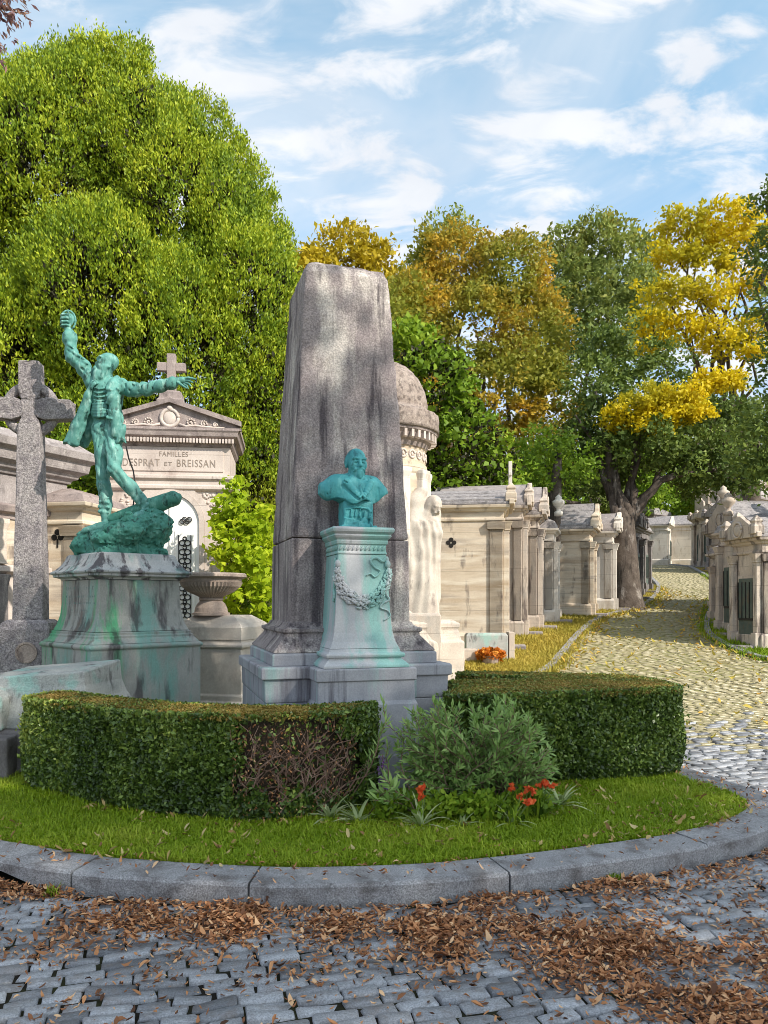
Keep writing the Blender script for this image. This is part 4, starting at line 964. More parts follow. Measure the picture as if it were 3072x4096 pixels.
# coat with sleeves
S = SDF(q(62, 455, -.30), q(180, 330, .28), h_)
S.ell(q(105, 398, .035), (.185, .105, .20), .05); S.ell(q(105, 420, .075), (.17, .06, .24), .05)
S.cap(q(94, 383, .01), q(120, 386, .01), .085, .085, .04)
S.chain([q(95, 384, .01), q(84, 368, .0), q(72.5, 357, -.01), q(69.8, 341, .0)], [.086, .076, .066, .058], .03); S.cap(q(69.6, 339.5), q(69.4, 336.5), .071, .073, .006)
S.chain([q(120, 387, .0), q(134, 390.5, -.02), q(148, 390, -.04), q(162, 387.5, -.055), q(172.5, 385, -.06)], [.082, .072, .064, .060, .052], .03); S.cap(q(171.5, 385.2, -.06), q(174, 384.8, -.06), .066, .066, .006)
for a, b in (((127, 386), (133, 394)), ((134, 386), (141, 394)), ((141, 385), (149, 394)), ((150, 384), (156, 391)), ((158, 383), (163, 390)), ((80, 362), (88, 366)), ((76, 356), (84, 361)), ((70, 352), (77, 357)), ((68, 346), (73, 350)), ((84, 370), (91, 378))):
    S.cap(q(a[0], a[1], -.075), q(b[0], b[1], -.085), .012, .008, .012, True); S.cap(q(a[0] + 2.5, a[1], -.06), q(b[0] + 2.5, b[1], -.07), .014, .010, .012)
# right-hand front panel with pocket and bars, left-hand panel flying back
S.chain([q(116, 388, -.09), q(117.5, 402, -.13), q(118.5, 418, -.12), q(121, 436, -.10), q(123, 445, -.09)], [.060, .058, .055, .062, .060], .03)
S.box(q(122.5, 436, -.11), (.062, .028, .105), .02, .02, ry=R(4)); S.cap(q(117, 428, -.15), q(128, 429, -.12), .012, .012, .008); S.cap(q(113, 437, -.15), q(127, 446, -.13), .01, .01, .01, True)
for y in (393, 400, 407, 414, 421): S.chain([q(111.5, y, -.135), q(117, y + 1.5, -.17), q(123, y + .3, -.13)], [.013, .014, .012], .006); S.ell(q(112.5, y, -.155), .016, .004); S.ell(q(122.5, y - .5, -.15), .015, .004)
S.chain([q(97, 388, -.10), q(92, 398, -.09), q(87, 411, -.06), q(79, 428, -.03), q(70, 444, -.01)], [.046, .046, .055, .066, .062], .03); S.chain([q(90, 405, -.07), q(84, 425, -.05), q(77, 444, -.04)], [.03, .036, .04], .015)
S.chain([q(92, 394, .03), q(88, 415, .07), q(84, 432, .10), q(80, 442, .10)], [.06, .06, .055, .045], .05)
S.chain([q(97, 383, -.05), q(100, 388, -.115), q(99, 394, -.125)], [.032, .034, .024], .012); S.chain([q(117, 379, .0), q(115, 384, -.08), q(112, 391, -.13)], [.034, .036, .028], .012)
S.chain([q(99, 390, -.13), q(94, 402, -.115), q(90.5, 414, -.08)], [.014, .014, .012], .008)
P_ = S.P(); z0 = (556 - 444)/93.9
S.F = np.maximum(S.F, z0 - .02 + .03*np.sin(P_[..., 0]*30) + (P_[..., 0] > -.12)*(-.01) - P_[..., 2])
hol = SDF(q(62, 455, -.30), q(180, 330, .28), h_); hol.chain([q(104, 396, -.10), q(103, 414, -.11), q(104, 440, -.10), q(104, 460, -.08)], [.095, .105, .125, .15], .03)
S.F = np.maximum(S.F, -hol.F); del hol
S.wrinkle(.013, lambda P: -np.abs(np.sin(P[:, 2]*17 - P[:, 0]*30 + 6*fbm(P*4))) + .5 + 1.0*(fbm(P*16) - .5))
sdf_obj('coat', [S], M['statue'], ST)
# rocky ground and the beam under his foot
S = SDF(q(66, 562, -.62), q(182, 488, .62), .013)
S.box(q(121, 553), (.36, .36, .05), .03, .03, rz=R(45)); S.box(q(119, 545), (.31, .31, .09), .05, .05, rz=R(45))
S.cap(q(90, 544, -.10), q(150, 530, .0), .115, .185, .08); S.cap(q(110, 536, .05), q(154, 524, .05), .14, .16, .08); S.ell(q(145, 526, -.06), (.22, .2, .12), .06); S.ell(q(158, 528, .03), (.12, .18, .16), .05); S.ell(q(86, 548, -.08), (.11, .16, .08), .05)
S.ell(q(126, 538, -.3), (.28, .16, .12), .05, ry=R(-15)); S.box(q(133, 523, -.18), (.06, .03, .09), .01, .01, ry=R(35))
S.wrinkle(.09, lambda P: fbm(P*(9, 9, 13), 4) - .48); S.wrinkle(.05, lambda P: np.abs(fbm(P*24, 2) - .5)*2 - .35)
Sb = SDF(q(104, 530, -.3), q(184, 486, .3), .0095)
Sb.cap(q(112, 519, .0), q(150, 505, .03), .055, .072, .02); Sb.cap(q(152, 505.5, .03), q(171.5, 498, .06), .088, .082, .004); Sb.cap(q(148, 506, .03), q(149, 505.6, .03), .084, .084, .004); Sb.cap(q(175, 496.7, .065), q(176, 496.3, .065), .045, .045, .01)
Sb.wrinkle(.012, lambda P: fbm(P*22) - .5)
sdf_obj('rocky_base', [S, Sb], M['rock'], ST)
mb = MB(); mb.tube([q(125.4, 446, .02), q(128, 458, .02), q(132, 470, .04), q(133.4, 482, .05), q(131.5, 505, .06)], .008, 6); mb.obj('cord', M['iron'], ST)
# ------------------------------------------------------------------ tomb chapels
def chapel(label, pos, rz, w_, d_, h, rh, wall='cream', roof='roof', style='gable', top=None, pil=True, group=None, z=None, near=-1, hole=None, plinth=.3, name='tomb_chapel', door='grille', detail=True):
    """front centre at pos, front faces local -y, walls h high, roof rh high on top"""
    x0, y0 = pos; z = float(H(x0, y0)) - .08 if z is None else z
    t = empty(name, (x0, y0, z), R(rz)); tag(t, label, 'tomb chapel', group)
    h += .08; hx = w_/2; hy = d_/2; cy = d_/2
    mb = MB(); mb.sq([(hx + .05, hy + .05, 0), (hx + .05, hy + .05, plinth), (hx + .02, hy + .02, plinth + .05), (hx, hy, plinth + .052), (hx, hy, h - .30)], c=(0, cy))
    mb.obj('wall', M[wall], t, bevel=.01)
    mb = MB(); mb.sq([(hx, hy, h - .299), (hx + .03, hy + .03, h - .28), (hx + .03, hy + .03, h - .24), (hx + .015, hy + .015, h - .235), (hx + .015, hy + .015, h - .12), (hx + .05, hy + .05, h - .11), (hx + .07, hy + .07, h - .07), (hx + .12, hy + .12, h - .05), (hx + .13, hy + .13, h)], c=(0, cy))
    mb.obj('cornice', M[wall if style != 'slab' else roof], t, bevel=.008)
    rf = M[roof]; o = .12
    if style in ('gable', 'arch'):
        if style == 'gable': poly = [(-hx - o, h + .002), (hx + o, h + .002), (hx + o, h + .06), (.05, h + rh), (-.05, h + rh), (-hx - o, h + .06)]
        else: poly = [(-hx - o, h + .002), (hx + o, h + .002)] + [((hx + o)*math.cos(a), h + .06 + (rh - .06)*math.sin(a)) for a in np.linspace(0, math.pi, 13)]
        mb = MB(); mb.prism(poly, -.10, d_ + .10); ro = mb.obj('roof', rf, t, bevel=.015); rough_up(ro, .018, .12, 2)
        poly2 = [(x*1.05, zz_ + .03*(zz_ > h + .01)) for x, zz_ in poly]
        mb = MB(); mb.prism(poly2, -.20, -.105); fr = mb.obj('pediment', M[wall if wall != 'mausdark' else 'maus'], t, bevel=.012)
        if detail:
            mb = MB(); mb.ball((0, -.21, h + rh*.42), (.13, .03, min(.15, rh*.3)), n=12); mb.torus((0, -.215, h + rh*.42), min(.17, rh*.36), .022, n=16, k=6); mb.obj('medallion', M[wall], fr, smooth=True)
            for s_ in (-1, 1):
                mb = MB(); mb.sq([(.10, h + .06), (.10, h + .20), (.07, h + .26), (.09, h + .30), (.02, h + .40)], c=(s_*(hx + .03), -.14)); mb.obj('acroterion', M[wall], t, bevel=.01)
        # ridge slabs overlap in courses
        if detail and style == 'gable':
            mb = MB()
            for k in range(3):
                f0, f1 = .02 + .33*k, .02 + .33*(k + 1) + .03
                for s_ in (-1, 1):
                    xa, za = s_*((hx + o)*(1 - f0) + .05*f0), h + .06 + (rh - .06)*f0; xb, zb = s_*((hx + o)*(1 - f1) + .05*f1), h + .06 + (rh - .06)*f1
                    mb.rings([[(xa, -.08, za + .035), (xa, d_ + .12, za + .035), (xa, d_ + .12, za + .004), (xa, -.08, za + .004)], [(xb, -.08, zb + .018), (xb, d_ + .12, zb + .018), (xb, d_ + .12, zb + .002), (xb, -.08, zb + .002)]])
            rs2 = mb.obj('slab_course', rf, ro); rs2['kind'] = 'stuff' if False else 'thing'; rough_up(rs2, .012, .1)
    elif style == 'flat':
        mb = MB(); mb.sq([(hx + .10, hy + .10, h + .002), (hx + .04, hy + .04, h + rh*.45), (hx*.55, hy*.55, h + rh)], c=(0, cy)); ro = mb.obj('roof', rf, t, bevel=.015); rough_up(ro, .02, .12, 3)
    elif style == 'slab':
        mb = MB(); mb.sq([(hx + .14, hy + .14, h + .002), (hx + .14, hy + .14, h + .08), (hx - .05, hy - .05, h + rh)], c=(0, cy)); ro = mb.obj('roof', rf, t, bevel=.015); rough_up(ro, .03, .12, 3)
    # front
    if pil:
        pw = min(.17, w_*.13)
        for s_ in (-1, 1):
            xx = s_*(hx - pw*.6)
            mb = MB(); mb.sq([(pw*.5, .05, plinth + .055), (pw*.5, .05, h - .47)], c=(xx, -.06)); mb.sq([(pw*.62, .07, 0.01), (pw*.62, .07, plinth + .053)], c=(xx, -.075)); p_ = mb.obj('pilaster', M[wall], t, bevel=.008)
            mb = MB(); mb.sq([(pw*.5, .05, h - .468), (pw*.56, .06, h - .45), (pw*.5, .055, h - .44), (pw*.72, .09, h - .33), (pw*.8, .10, h - .302)], c=(xx, -.07)); mb.obj('capital', M[wall], p_, bevel=.006)
            if detail:     # corner strips on the flank nearest the path
                mb = MB(); mb.sq([(.018, pw*.7, plinth + .055), (.018, pw*.7, h - .303)], c=(near*(hx + .018), pw*.75)); mb.sq([(.035, pw*.95, h - .45), (.045, pw*1.05, h - .31)], c=(near*(hx + .035), pw*.75)); mb.obj('corner_strip', M[wall], t, bevel=.006)
    dw, dh = w_*.26, h - .75
    mb = MB(); mb.box(-dw - .05, dw + .05, -.03, .02, .01, dh + .05); df = mb.obj('door_frame', M[wall], t, bevel=.006)
    mb = MB(); mb.box(-dw, dw, -.042, -.031, .05, dh); dd = mb.obj('door', M[door], t)
    mb = MB()
    for k in range(5): mb.box(-dw + dw*.5*k - .008, -dw + dw*.5*k + .008, -.055, -.043, dh*.45, dh*.95)
    mb.box(-dw*.95, dw*.95, -.057, -.043, dh*.42, dh*.45); mb.obj('grille', M['iron'], dd)
    if detail:
        mb = MB(); mb.box(-dw - .2, dw + .2, -.42, -.06, -.02, .12); mb.obj('step', M['greytomb'], t, bevel=.015)
    if hole:            # cross- or clover-shaped air hole in the flank
        hz, hyy, kind = hole; mb = MB(); xx = near*(hx + .004)
        rot = Matrix.Translation((xx, hyy, hz)) @ Matrix.Rotation(R(90)*near, 4, 'Y')
        c3 = [(.0, .055), (.055, 0), (-.055, 0), (0, -.055)] if kind == 'cross' else [(.05, .0), (-.022, .048), (-.022, -.048)]
        for a, b in c3: mb.lathe([(.042, -.003), (.042, .003)], 12, M=rot @ Matrix.Translation((a, b, 0)))
        if kind != 'cross': mb.box(-.16, -.04, -.012, .012, -.003, .003, M=rot)
        mb.obj('air_hole', M['hollow'], t)
    zt = h + rh
    if top == 'cross' or top == 'tallcross':
        H_ = .55 if top == 'cross' else .80; c = M['white'] if top == 'tallcross' else M[wall]
        mb = MB(); yb = -.15; mb.sq([(.10, .09, zt - .02), (.10, .09, zt + .12), (.06, .055, zt + .14)], c=(0, yb)); mb.box(-.045, .045, yb - .04, yb + .04, zt + .14, zt + .14 + H_)
        mb.box(-H_*.34, -.0451, yb - .038, yb + .038, zt + .14 + H_*.62, zt + .14 + H_*.62 + .085); mb.box(.0451, H_*.34, yb - .038, yb + .038, zt + .14 + H_*.62, zt + .14 + H_*.62 + .085); mb.obj('cross', c, t, bevel=.008)
    elif top == 'urn':
        mb = MB(); mb.lathe([(.10, zt - .03), (.10, zt + .06), (.05, zt + .09), (.05, zt + .14), (.14, zt + .24), (.15, zt + .30), (.07, zt + .36), (.08, zt + .40), (.01, zt + .46)], 14, c=(0, -.10)); mb.obj('urn', M[wall], t, smooth=True)
    elif top == 'ring':
        mb = MB(); mb.sq([(.12, .09, zt - .05), (.10, .08, zt + .10)], c=(0, -.15)); mb.torus((0, -.15, zt + .30), .17, .055, n=20); mb.box(-.04, .04, -.18, -.12, zt + .1, zt + .5); mb.obj('ringed_cross', M[wall], t, bevel=.006)
    elif top == 'stele':
        mb = MB(); mb.prism([(-.22, zt - .1), (.22, zt - .1), (.20, zt + .30), (0, zt + .50), (-.20, zt + .30)], -.20, -.08); mb.obj('stele', M[wall], t, bevel=.012)
    return t
GL = 'tomb chapels left of the road'
GR = 'tomb chapels right of the road'
GF = 'tomb chapels far up the road'
A = chapel('cream chapel tomb with slate-grey ridged roof and cross-shaped hole, right of the domed rotunda', (2.28, 14.8), 82, 1.4, 2.0, 2.62, .34, 'cream', 'roof', 'gable', None, group=GL, hole=(2.02, .95, 'cross'), name='tomb_chapel')
mb = MB(); mb.box(-.035, .035, -.18, -.11, 3.02, 3.62); mb.box(-.09, -.0351, -.175, -.115, 3.34, 3.41); mb.box(.0351, .09, -.175, -.115, 3.34, 3.41); mb.sq([(.22, .10, 2.9), (.20, .10, 3.0), (.10, .09, 3.05)], c=(0, -.14)); mb.obj('cross', M['white'], A, bevel=.008)
chapel('narrow chapel tomb with rounded roof just behind the cream cross-holed chapel', (2.92, 16.24), 78, .9, 1.7, 2.62, .5, 'cream2', 'greytomb', 'arch', None, group=GL)
chapel('chapel tomb with steep weathered gable third in the left row', (3.40, 17.0), 76, .85, 1.7, 2.42, .62, 'cream2', 'greytomb', 'gable', None, group=GL)
chapel('bright white chapel tomb with an urn in the middle of the left row', (3.94, 17.83), 74, .9, 1.7, 2.1, .36, 'white', 'roof', 'flat', 'urn', group=GL)
chapel('cream chapel tomb with broad layered stone roof fifth in the left row', (5.05, 18.8), 70, .9, 1.9, 2.05, .62, 'cream', 'roof', 'gable', None, group=GL)
chapel('pale chapel tomb with a grey panelled side and rounded pediment beside the roadside tree', (5.88, 19.75), 70, .95, 1.6, 1.95, .5, 'white', 'greytomb', 'arch', None, group=GL)
chapel('dark soot-stained chapel tomb directly behind the roadside tree trunk', (7.25, 22.1), 62, 1.2, 1.6, 2.0, .4, 'darkstone', 'greytomb', 'gable', None, group=GL)
chapel('dark flat-roofed chapel tomb right of the roadside tree trunk', (8.0, 23.6), 60, 1.1, 1.6, 1.9, .3, 'darkstone', 'roof', 'flat', None, group=GL)
# second line behind the left row (roofs and stelae only just showing)
chapel('grey-roofed tomb with a stele rising behind the left row', (2.3, 18.6), 70, 1.3, 1.6, 2.6, .4, 'greytomb', 'greytomb', 'gable', 'stele', group=GL)
chapel('tomb with a pierced round-headed stele behind the layered-roof chapel', (4.3, 21.6), 60, 1.5, 1.6, 2.2, .4, 'cream2', 'roof', 'gable', 'ring', group=GL)
chapel('low grey tomb roof seen between the layered-roof chapel and the roadside tree', (6.2, 23.0), 55, 1.6, 1.8, 2.0, .5, 'greytomb', 'roof', 'gable', None, group=GL)
# far end of the road
chapel('small white-sided chapel far up the road just right of the roadside tree', (15.2, 41.0), 62, 1.6, 2.3, 2.05, .5, 'white', 'roof', 'gable', None, group=GF, detail=False)
chapel('white-sided chapel with grey gabled roof where the road bends out of sight', (17.5, 41.5), 62, 1.9, 2.6, 2.1, .62, 'white', 'roof', 'gable', None, group=GF, detail=False)
chapel('pale chapel with pointed stele above the bend of the road', (19.0, 44.0), -62, 1.8, 2.2, 3.2, .6, 'maus', 'greytomb', 'gable', 'stele', group=GF, near=1, detail=False)
chapel('chapel crowned by a ringed stone cross above the far right row', (19.2, 42.0), -50, 1.7, 2.2, 3.6, .7, 'greytomb', 'greytomb', 'arch', 'ring', group=GF, near=1, detail=False)
chapel('tall pale mausoleum with low pediment and round window above the right row', (20.1, 43.0), 6, 2.6, 3, 4.4, .5, 'maus', 'mausdark', 'gable', 'urn', group=GF, near=-1, detail=False)
chapel('far grey tomb roof hidden among the bushes beyond the bend', (16.6, 46), 40, 1.8, 2, 2.9, .5, 'greytomb', 'roof', 'flat', None, group=GF, detail=False)
# right row, fronts facing the road
chapel('cream chapel with an urn on its hipped roof, second from the right edge', (7.29, 16.1), -84, 1.0, 1.9, 2.15, .35, 'cream2', 'roof', 'flat', 'urn', group=GR, near=1)
chapel('chapel at the right edge with small lichened gable roof and dark recessed door', (6.97, 14.75), -84, .95, 1.9, 2.05, .40, 'cream2', 'roof', 'gable', None, group=GR, near=1)
chapel('tall chapel with big steep lichened roof rising behind the right edge pillars', (8.6, 19.3), -84, 1.4, 2.0, 2.0, .7, 'cream2', 'roof', 'gable', 'urn', group=GR, near=1)
chapel('narrow grey pillar-fronted tomb at the near end of the shaded right row', (7.70, 17.5), -82, .8, 1.6, 1.6, .3, 'cream2', 'greytomb', 'flat', None, group=GR, near=1)
chapel('shaded chapel with dark rounded roof at the near end of the far right row', (13.65, 30.6), -74, 1.3, 1.8, 2.2, .75, 'greytomb', 'darkstone', 'arch', None, group=GR, near=1)
chapel('shaded grey chapel with an urn on its gable in the far right row', (14.45, 33.2), -72, 1.4, 1.8, 2.3, .5, 'greytomb', 'roof', 'gable', 'urn', group=GR, near=1)
chapel('shaded cream chapel with a cross on its gable in the far right row', (15.15, 35.7), -70, 1.4, 1.8, 2.3, .6, 'cream2', 'roof', 'gable', 'cross', group=GR, near=1)
chapel('shaded stone chapel with stele at the far end of the right row', (15.6, 37.6), -68, 1.4, 1.8, 2.3, .5, 'cream2', 'greytomb', 'gable', 'stele', group=GR, near=1)
chapel('grey-roofed tomb with a ringed stone cross high at the right edge', (10.2, 18.6), -80, 1.6, 2.0, 2.55, .5, 'greytomb', 'roof', 'gable', 'ring', group=GR, near=1)
# grave slab with a trough of orange flowers at the near chapel's foot
t = empty('grave_slab', (1.62, 13.2, .42)); tag(t, 'low pale stone grave slab with a speckled grey headstone in front of the cream chapel', 'grave')
mb = MB(); mb.box(-.95, .62, -.35, .45, 0, .10); mb.obj('ledger', M['greytomb'], t, bevel=.015)
mb = MB(); mb.sq([(.36, .16, .101), (.36, .16, .60), (.33, .14, .64)], c=(.16, .25)); mb.obj('headstone', M['slab'], t, bevel=.01)
mb = MB(); mb.sq([(.05, .16, .101), (.05, .16, .66)], c=(.585, .25)); mb.sq([(.22, .10, .101), (.22, .10, .38)], c=(-.25, .0)); mb.obj('upright', M['cream2'], t, bevel=.01)
PT = empty('flower_pot', (1.79, 12.95, .52)); tag(PT, 'tub of bright orange flowers on the grave slab', 'flower pot')
mb = MB(); mb.lathe([(.12, 0), (.16, .16), (.18, .18), (.16, .18), (.14, .15)], 16); mb.obj('pot', M['bowl'], PT)
n = 1500; d = RS.normal(0, 1, (n, 3)); d /= np.linalg.norm(d, axis=1)[:, None]; Pp = d*RS.uniform(.7, 1, (n, 1))*(.25, .18, .10) + (0, 0, .20)
np_mesh('blooms', (Pp[:, None, :] + RS.normal(0, .022, (n, 4, 3))).reshape(-1, 3), np.arange(n*4).reshape(n, 4), M['orange'], PT, tint=RS.rand(n))

# ------------------------------------------------------------------ mausoleum with the names (behind the bronze statue)
NM = empty('family_mausoleum', (-3.19, 11.5, .30), R(7)); tag(NM, 'pale family mausoleum with carved pediment, cross and arched white ironwork door', 'mausoleum')
b = -.30     # heights below are above eye-level datum; shift by the ground
mb = MB(); mb.box(-.87, .87, 0, 1.2, 0, 3.02)
mb.obj('wall', M['maus'], NM, bevel=.01)
# arched recess, archivolt and door
z_ = lambda y: 1.6 + (602 - y)/66.96 + b
arc_c = z_(523); rr_ = .42
mb = MB(); pts = [(-rr_, .3)] + [(rr_, .3)] + [(rr_*math.cos(a), arc_c + rr_*math.sin(a)) for a in np.linspace(0, math.pi, 25)]
mb.prism(pts, -.022, -.004); DR = mb.obj('door', M['door'], NM)
mb = MB()
for r0, r1, yy in ((.425, .50, -.05), (.502, .60, -.035)):
    for k in range(24):
        a, c = math.pi*k/24, math.pi*(k + 1)/24
        mb.add([(r*math.cos(q_), y_, arc_c + r*math.sin(q_)) for q_ in (a, c) for y_ in (yy, -.002) for r in (r0, r1)], [(0, 1, 5, 4), (2, 6, 7, 3), (0, 4, 6, 2), (1, 3, 7, 5)])
    for s_ in (-1, 1): mb.box(min(s_*r0, s_*r1), max(s_*r0, s_*r1), yy, -.002, .3, arc_c)
mb.obj('archivolt', M['maus'], NM)
mb = MB()
for s_ in (-1, 1):
    for z0, z1 in ((1.0, 1.66), (1.74, 2.36)): mb.box(s_*.215 - .15, s_*.215 + .15, -.034, -.0225, z0, z1)
mb.box(-.012, .012, -.042, -.0225, .3, arc_c + .40); mb.box(-.41, .41, -.038, -.0225, 1.68, 1.72); mb.obj('door_panels', M['door'], DR, bevel=.006)
mb = MB(); ri = random.Random(3)
for s_ in (-1, 1):
    cx_ = s_*.215
    for k in range(9):
        zc = 1.10 + .135*k
        mb.torus((cx_ - .040, -.040, zc), .040, .0085, n=12, k=5); mb.torus((cx_ + .040, -.040, zc), .040, .0085, n=12, k=5); mb.torus((cx_, -.041, zc + .067), .026, .009, n=10, k=5)
    mb.box(cx_ - .095, cx_ - .083, -.046, -.035, 1.03, 2.30); mb.box(cx_ + .083, cx_ + .095, -.046, -.035, 1.03, 2.30)
    for k in range(4): mb.torus((cx_ + s_*.01 - .05 + .035*k, -.040, 2.50 + .03*(k % 2)), .035, .008, n=10, k=5)
mb.obj('ironwork', M['iron'], DR)
# entablature and pediment
mb = MB(); mb.sq([(.872, 0.62, z_(491)), (.92, 0.66, z_(489)), (.92, 0.66, z_(486)), (.90, 0.64, z_(485)), (.90, 0.64, z_(481)), (.94, 0.68, z_(479)), (.94, 0.68, z_(476)), (.885, 0.62, z_(475))], c=(0, .6)); mb.obj('string_course', M['maus'], NM, bevel=.006)
mb = MB(); mb.sq([(.875, 0.61, z_(474.9)), (.875, 0.61, z_(447))], c=(0, .6)); FZ = mb.obj('frieze', M['maus'], NM)
mb = MB(); mb.box(-.72, .78, -.0265, -.0105, z_(471.5), z_(450)); mb.obj('name_panel', M['maus'], FZ, bevel=.008)
def fit(body, width, x, z, hgt):
    o = text('lettering', body, hgt*1.37, (x, -.028, z), (R(90), 0, 0), M['letter'], FZ, .003)
    co = np.array([v.co[:] for v in o.data.vertices]); o.scale = (width/(co[:, 0].max() - co[:, 0].min()), 1, 1); return o
fit('FAMILLES', .42, .05, z_(454.6), .075)
fit('DESPRAT', .53, -.42, z_(463.6), .115)
fit('ET', .11, -.03, z_(464.4), .062)
fit('BREISSAN', .56, .38, z_(463.6), .115)
mb = MB(); mb.sq([(.88, 0.62, z_(446.9)), (.91, 0.65, z_(444)), (.93, 0.66, z_(439)), (.99, 0.72, z_(437)), (1.0, 0.73, z_(433)), (1.02, 0.75, z_(431))], c=(0, .6)); CO = mb.obj('cornice', M['mausdark'], NM, bevel=.006)
mb = MB()
for k in range(40): mb.box(-.925 + .0474*k - .015, -.925 + .0474*k + .015, -.125, -.062, z_(443.6), z_(439.4))
mb.obj('dentil_row', M['maus'], CO)
mb = MB(); ped = [(-1.03, z_(430.9)), (1.03, z_(430.9)), (1.03, z_(426)), (.0, z_(402.5)), (-1.03, z_(426))]
mb.prism(ped, -.06, 1.3); PD = mb.obj('pediment', M['mausdark'], NM, bevel=.008)
mb = MB()
for s_ in (-1, 1):
    mb.rings([[(s_*1.05, -.13, z_(426.5)), (s_*1.05, -.055, z_(426.5)), (s_*1.05, -.055, z_(421.5)), (s_*1.05, -.13, z_(421.5))], [(0, -.13, z_(404)), (0, -.055, z_(404)), (0, -.055, z_(399.5)), (0, -.13, z_(399.5))]])
mb.box(-1.05, 1.05, -.125, -.055, z_(430.8), z_(428.5)); mb.obj('raking_cornice', M['mausdark'], PD)
mb = MB(); mb.torus((0, -.07, z_(419)), .125, .028, n=24, k=8); mb.ball((0, -.065, z_(419)), (.10, .03, .11), n=12); mb.ball((0, -.08, z_(409.5)), (.05, .03, .04), n=8)
for s_ in (-1, 1):
    for cx_, r_ in ((.30, .065), (.49, .05), (.66, .035)):
        for k in range(14):
            a = k*.62; r = r_*(1 - k/15); mb.ball((s_*(cx_ + r*math.cos(a)), -.07, z_(423.5) + (.30 - cx_)*.06 + r*math.sin(a)), (.016, .02, .016), n=6)
    mb.tube([(s_*.14, -.07, z_(425)), (s_*.24, -.07, z_(427)), (s_*.38, -.07, z_(426)), (s_*.5, -.07, z_(427)), (s_*.8, -.07, z_(427.5))], [.02, .018, .018, .014, .008], 6)
mb.obj('carved_scrolls', M['maus'], PD, smooth=True)
mb = MB(); mb.sq([(.20, .16, z_(406)), (.20, .16, z_(400)), (.17, .14, z_(398)), (.16, .13, z_(392)), (.12, .10, z_(390))], c=(0, .12)); mb.box(-.065, .065, .06, .18, z_(390), z_(352)); mb.box(-.21, -.0651, .065, .175, z_(369.5), z_(361)); mb.box(.0651, .21, .065, .175, z_(369.5), z_(361)); mb.obj('cross', M['mausdark'], NM, bevel=.01)
mb = MB(); rj = random.Random(8)
for s_ in (-1, 1):
    for k in range(34):
        a = rj.uniform(.15, 1.35); r = rj.uniform(.63, .78); x = s_*r*math.cos(a); zz_ = arc_c + r*math.sin(a)
        if abs(x) < .84 and zz_ < z_(492): mb.ball((x, -.004, zz_), (.03, .02, .022), n=6)
mb.obj('spandrel_carving', M['maus'], NM, smooth=True)
# ------------------------------------------------------------------ clover-holed tomb, big left mausoleum
chapel('low cream tomb with a black clover-shaped hole behind the bronze statue pedestal', (-3.93, 10.95), 80, 1.3, 1.55, 2.70, .24, 'cream', 'mausdark', 'flat', None, hole=(2.34, .36, 'clover'), near=-1, z=.15, name='tomb_chapel')
LM = empty('large_mausoleum', (-4.42, 10.75, 0), R(65)); tag(LM, 'big dark-corniced mausoleum cut off by the left edge, behind the ringed cross', 'mausoleum')
# local -y faces the path; the corner nearest the view is at local -x; x runs away from us
def band(prof, mat, name):
    mb = MB(); rs_ = []
    for e, z in prof: rs_.append([(-2.4 - e, -e, z), (e, -e, z), (e, 2.6 + e, z), (-2.4 - e, 2.6 + e, z)])
    mb.rings(rs_); return mb.obj(name, M[mat], LM, bevel=.008)
band([(.08, 0), (.08, 1.05), (0, 1.07), (0, 1.95)], 'maus', 'lower_wall')
band([(.02, 1.951), (.06, 1.97), (.10, 1.99), (.10, 2.05), (.04, 2.07), (.02, 2.08)], 'maus', 'sill')
band([(0, 2.081), (0, 2.66)], 'cream', 'niche_wall')
band([(.02, 2.661), (.02, 2.73), (.09, 2.75), (.11, 2.83), (.06, 2.85), (.04, 2.86)], 'mausdark', 'middle_cornice')
band([(0, 2.861), (0, 3.24)], 'greytomb', 'frieze')
band([(.03, 3.241), (.05, 3.29), (.10, 3.31), (.12, 3.36), (.20, 3.40), (.22, 3.52), (.30, 3.56), (.32, 3.66), (.24, 3.69), (.10, 3.80)], 'greytomb', 'main_cornice')
for x in (-2.2, -1.15, -.12):
    mb = MB(); mb.sq([(.15, .06, .0), (.15, .06, 1.08), (.12, .05, 1.1), (.12, .05, 1.80), (.15, .07, 1.95)], c=(x, -.05)); mb.obj('buttress', M['darkstone'], LM, bevel=.01)
    mb = MB(); mb.sq([(.13, .05, 2.085), (.11, .04, 2.10), (.11, .04, 2.52), (.14, .06, 2.60), (.14, .06, 2.655)], c=(x, -.045)); mb.obj('pilaster', M['cream2'], LM, bevel=.008)
mb = MB(); mb.sq([(.12, .10, 2.085), (.11, .09, 2.11), (.06, .05, 2.2), (.12, .08, 2.38), (.07, .06, 2.46)], c=(-.62, -.02)); mb.ball((-.62, -.06, 2.52), (.06, .06, .07), n=10); mb.obj('relief_figure', M['white'], LM, smooth=True)

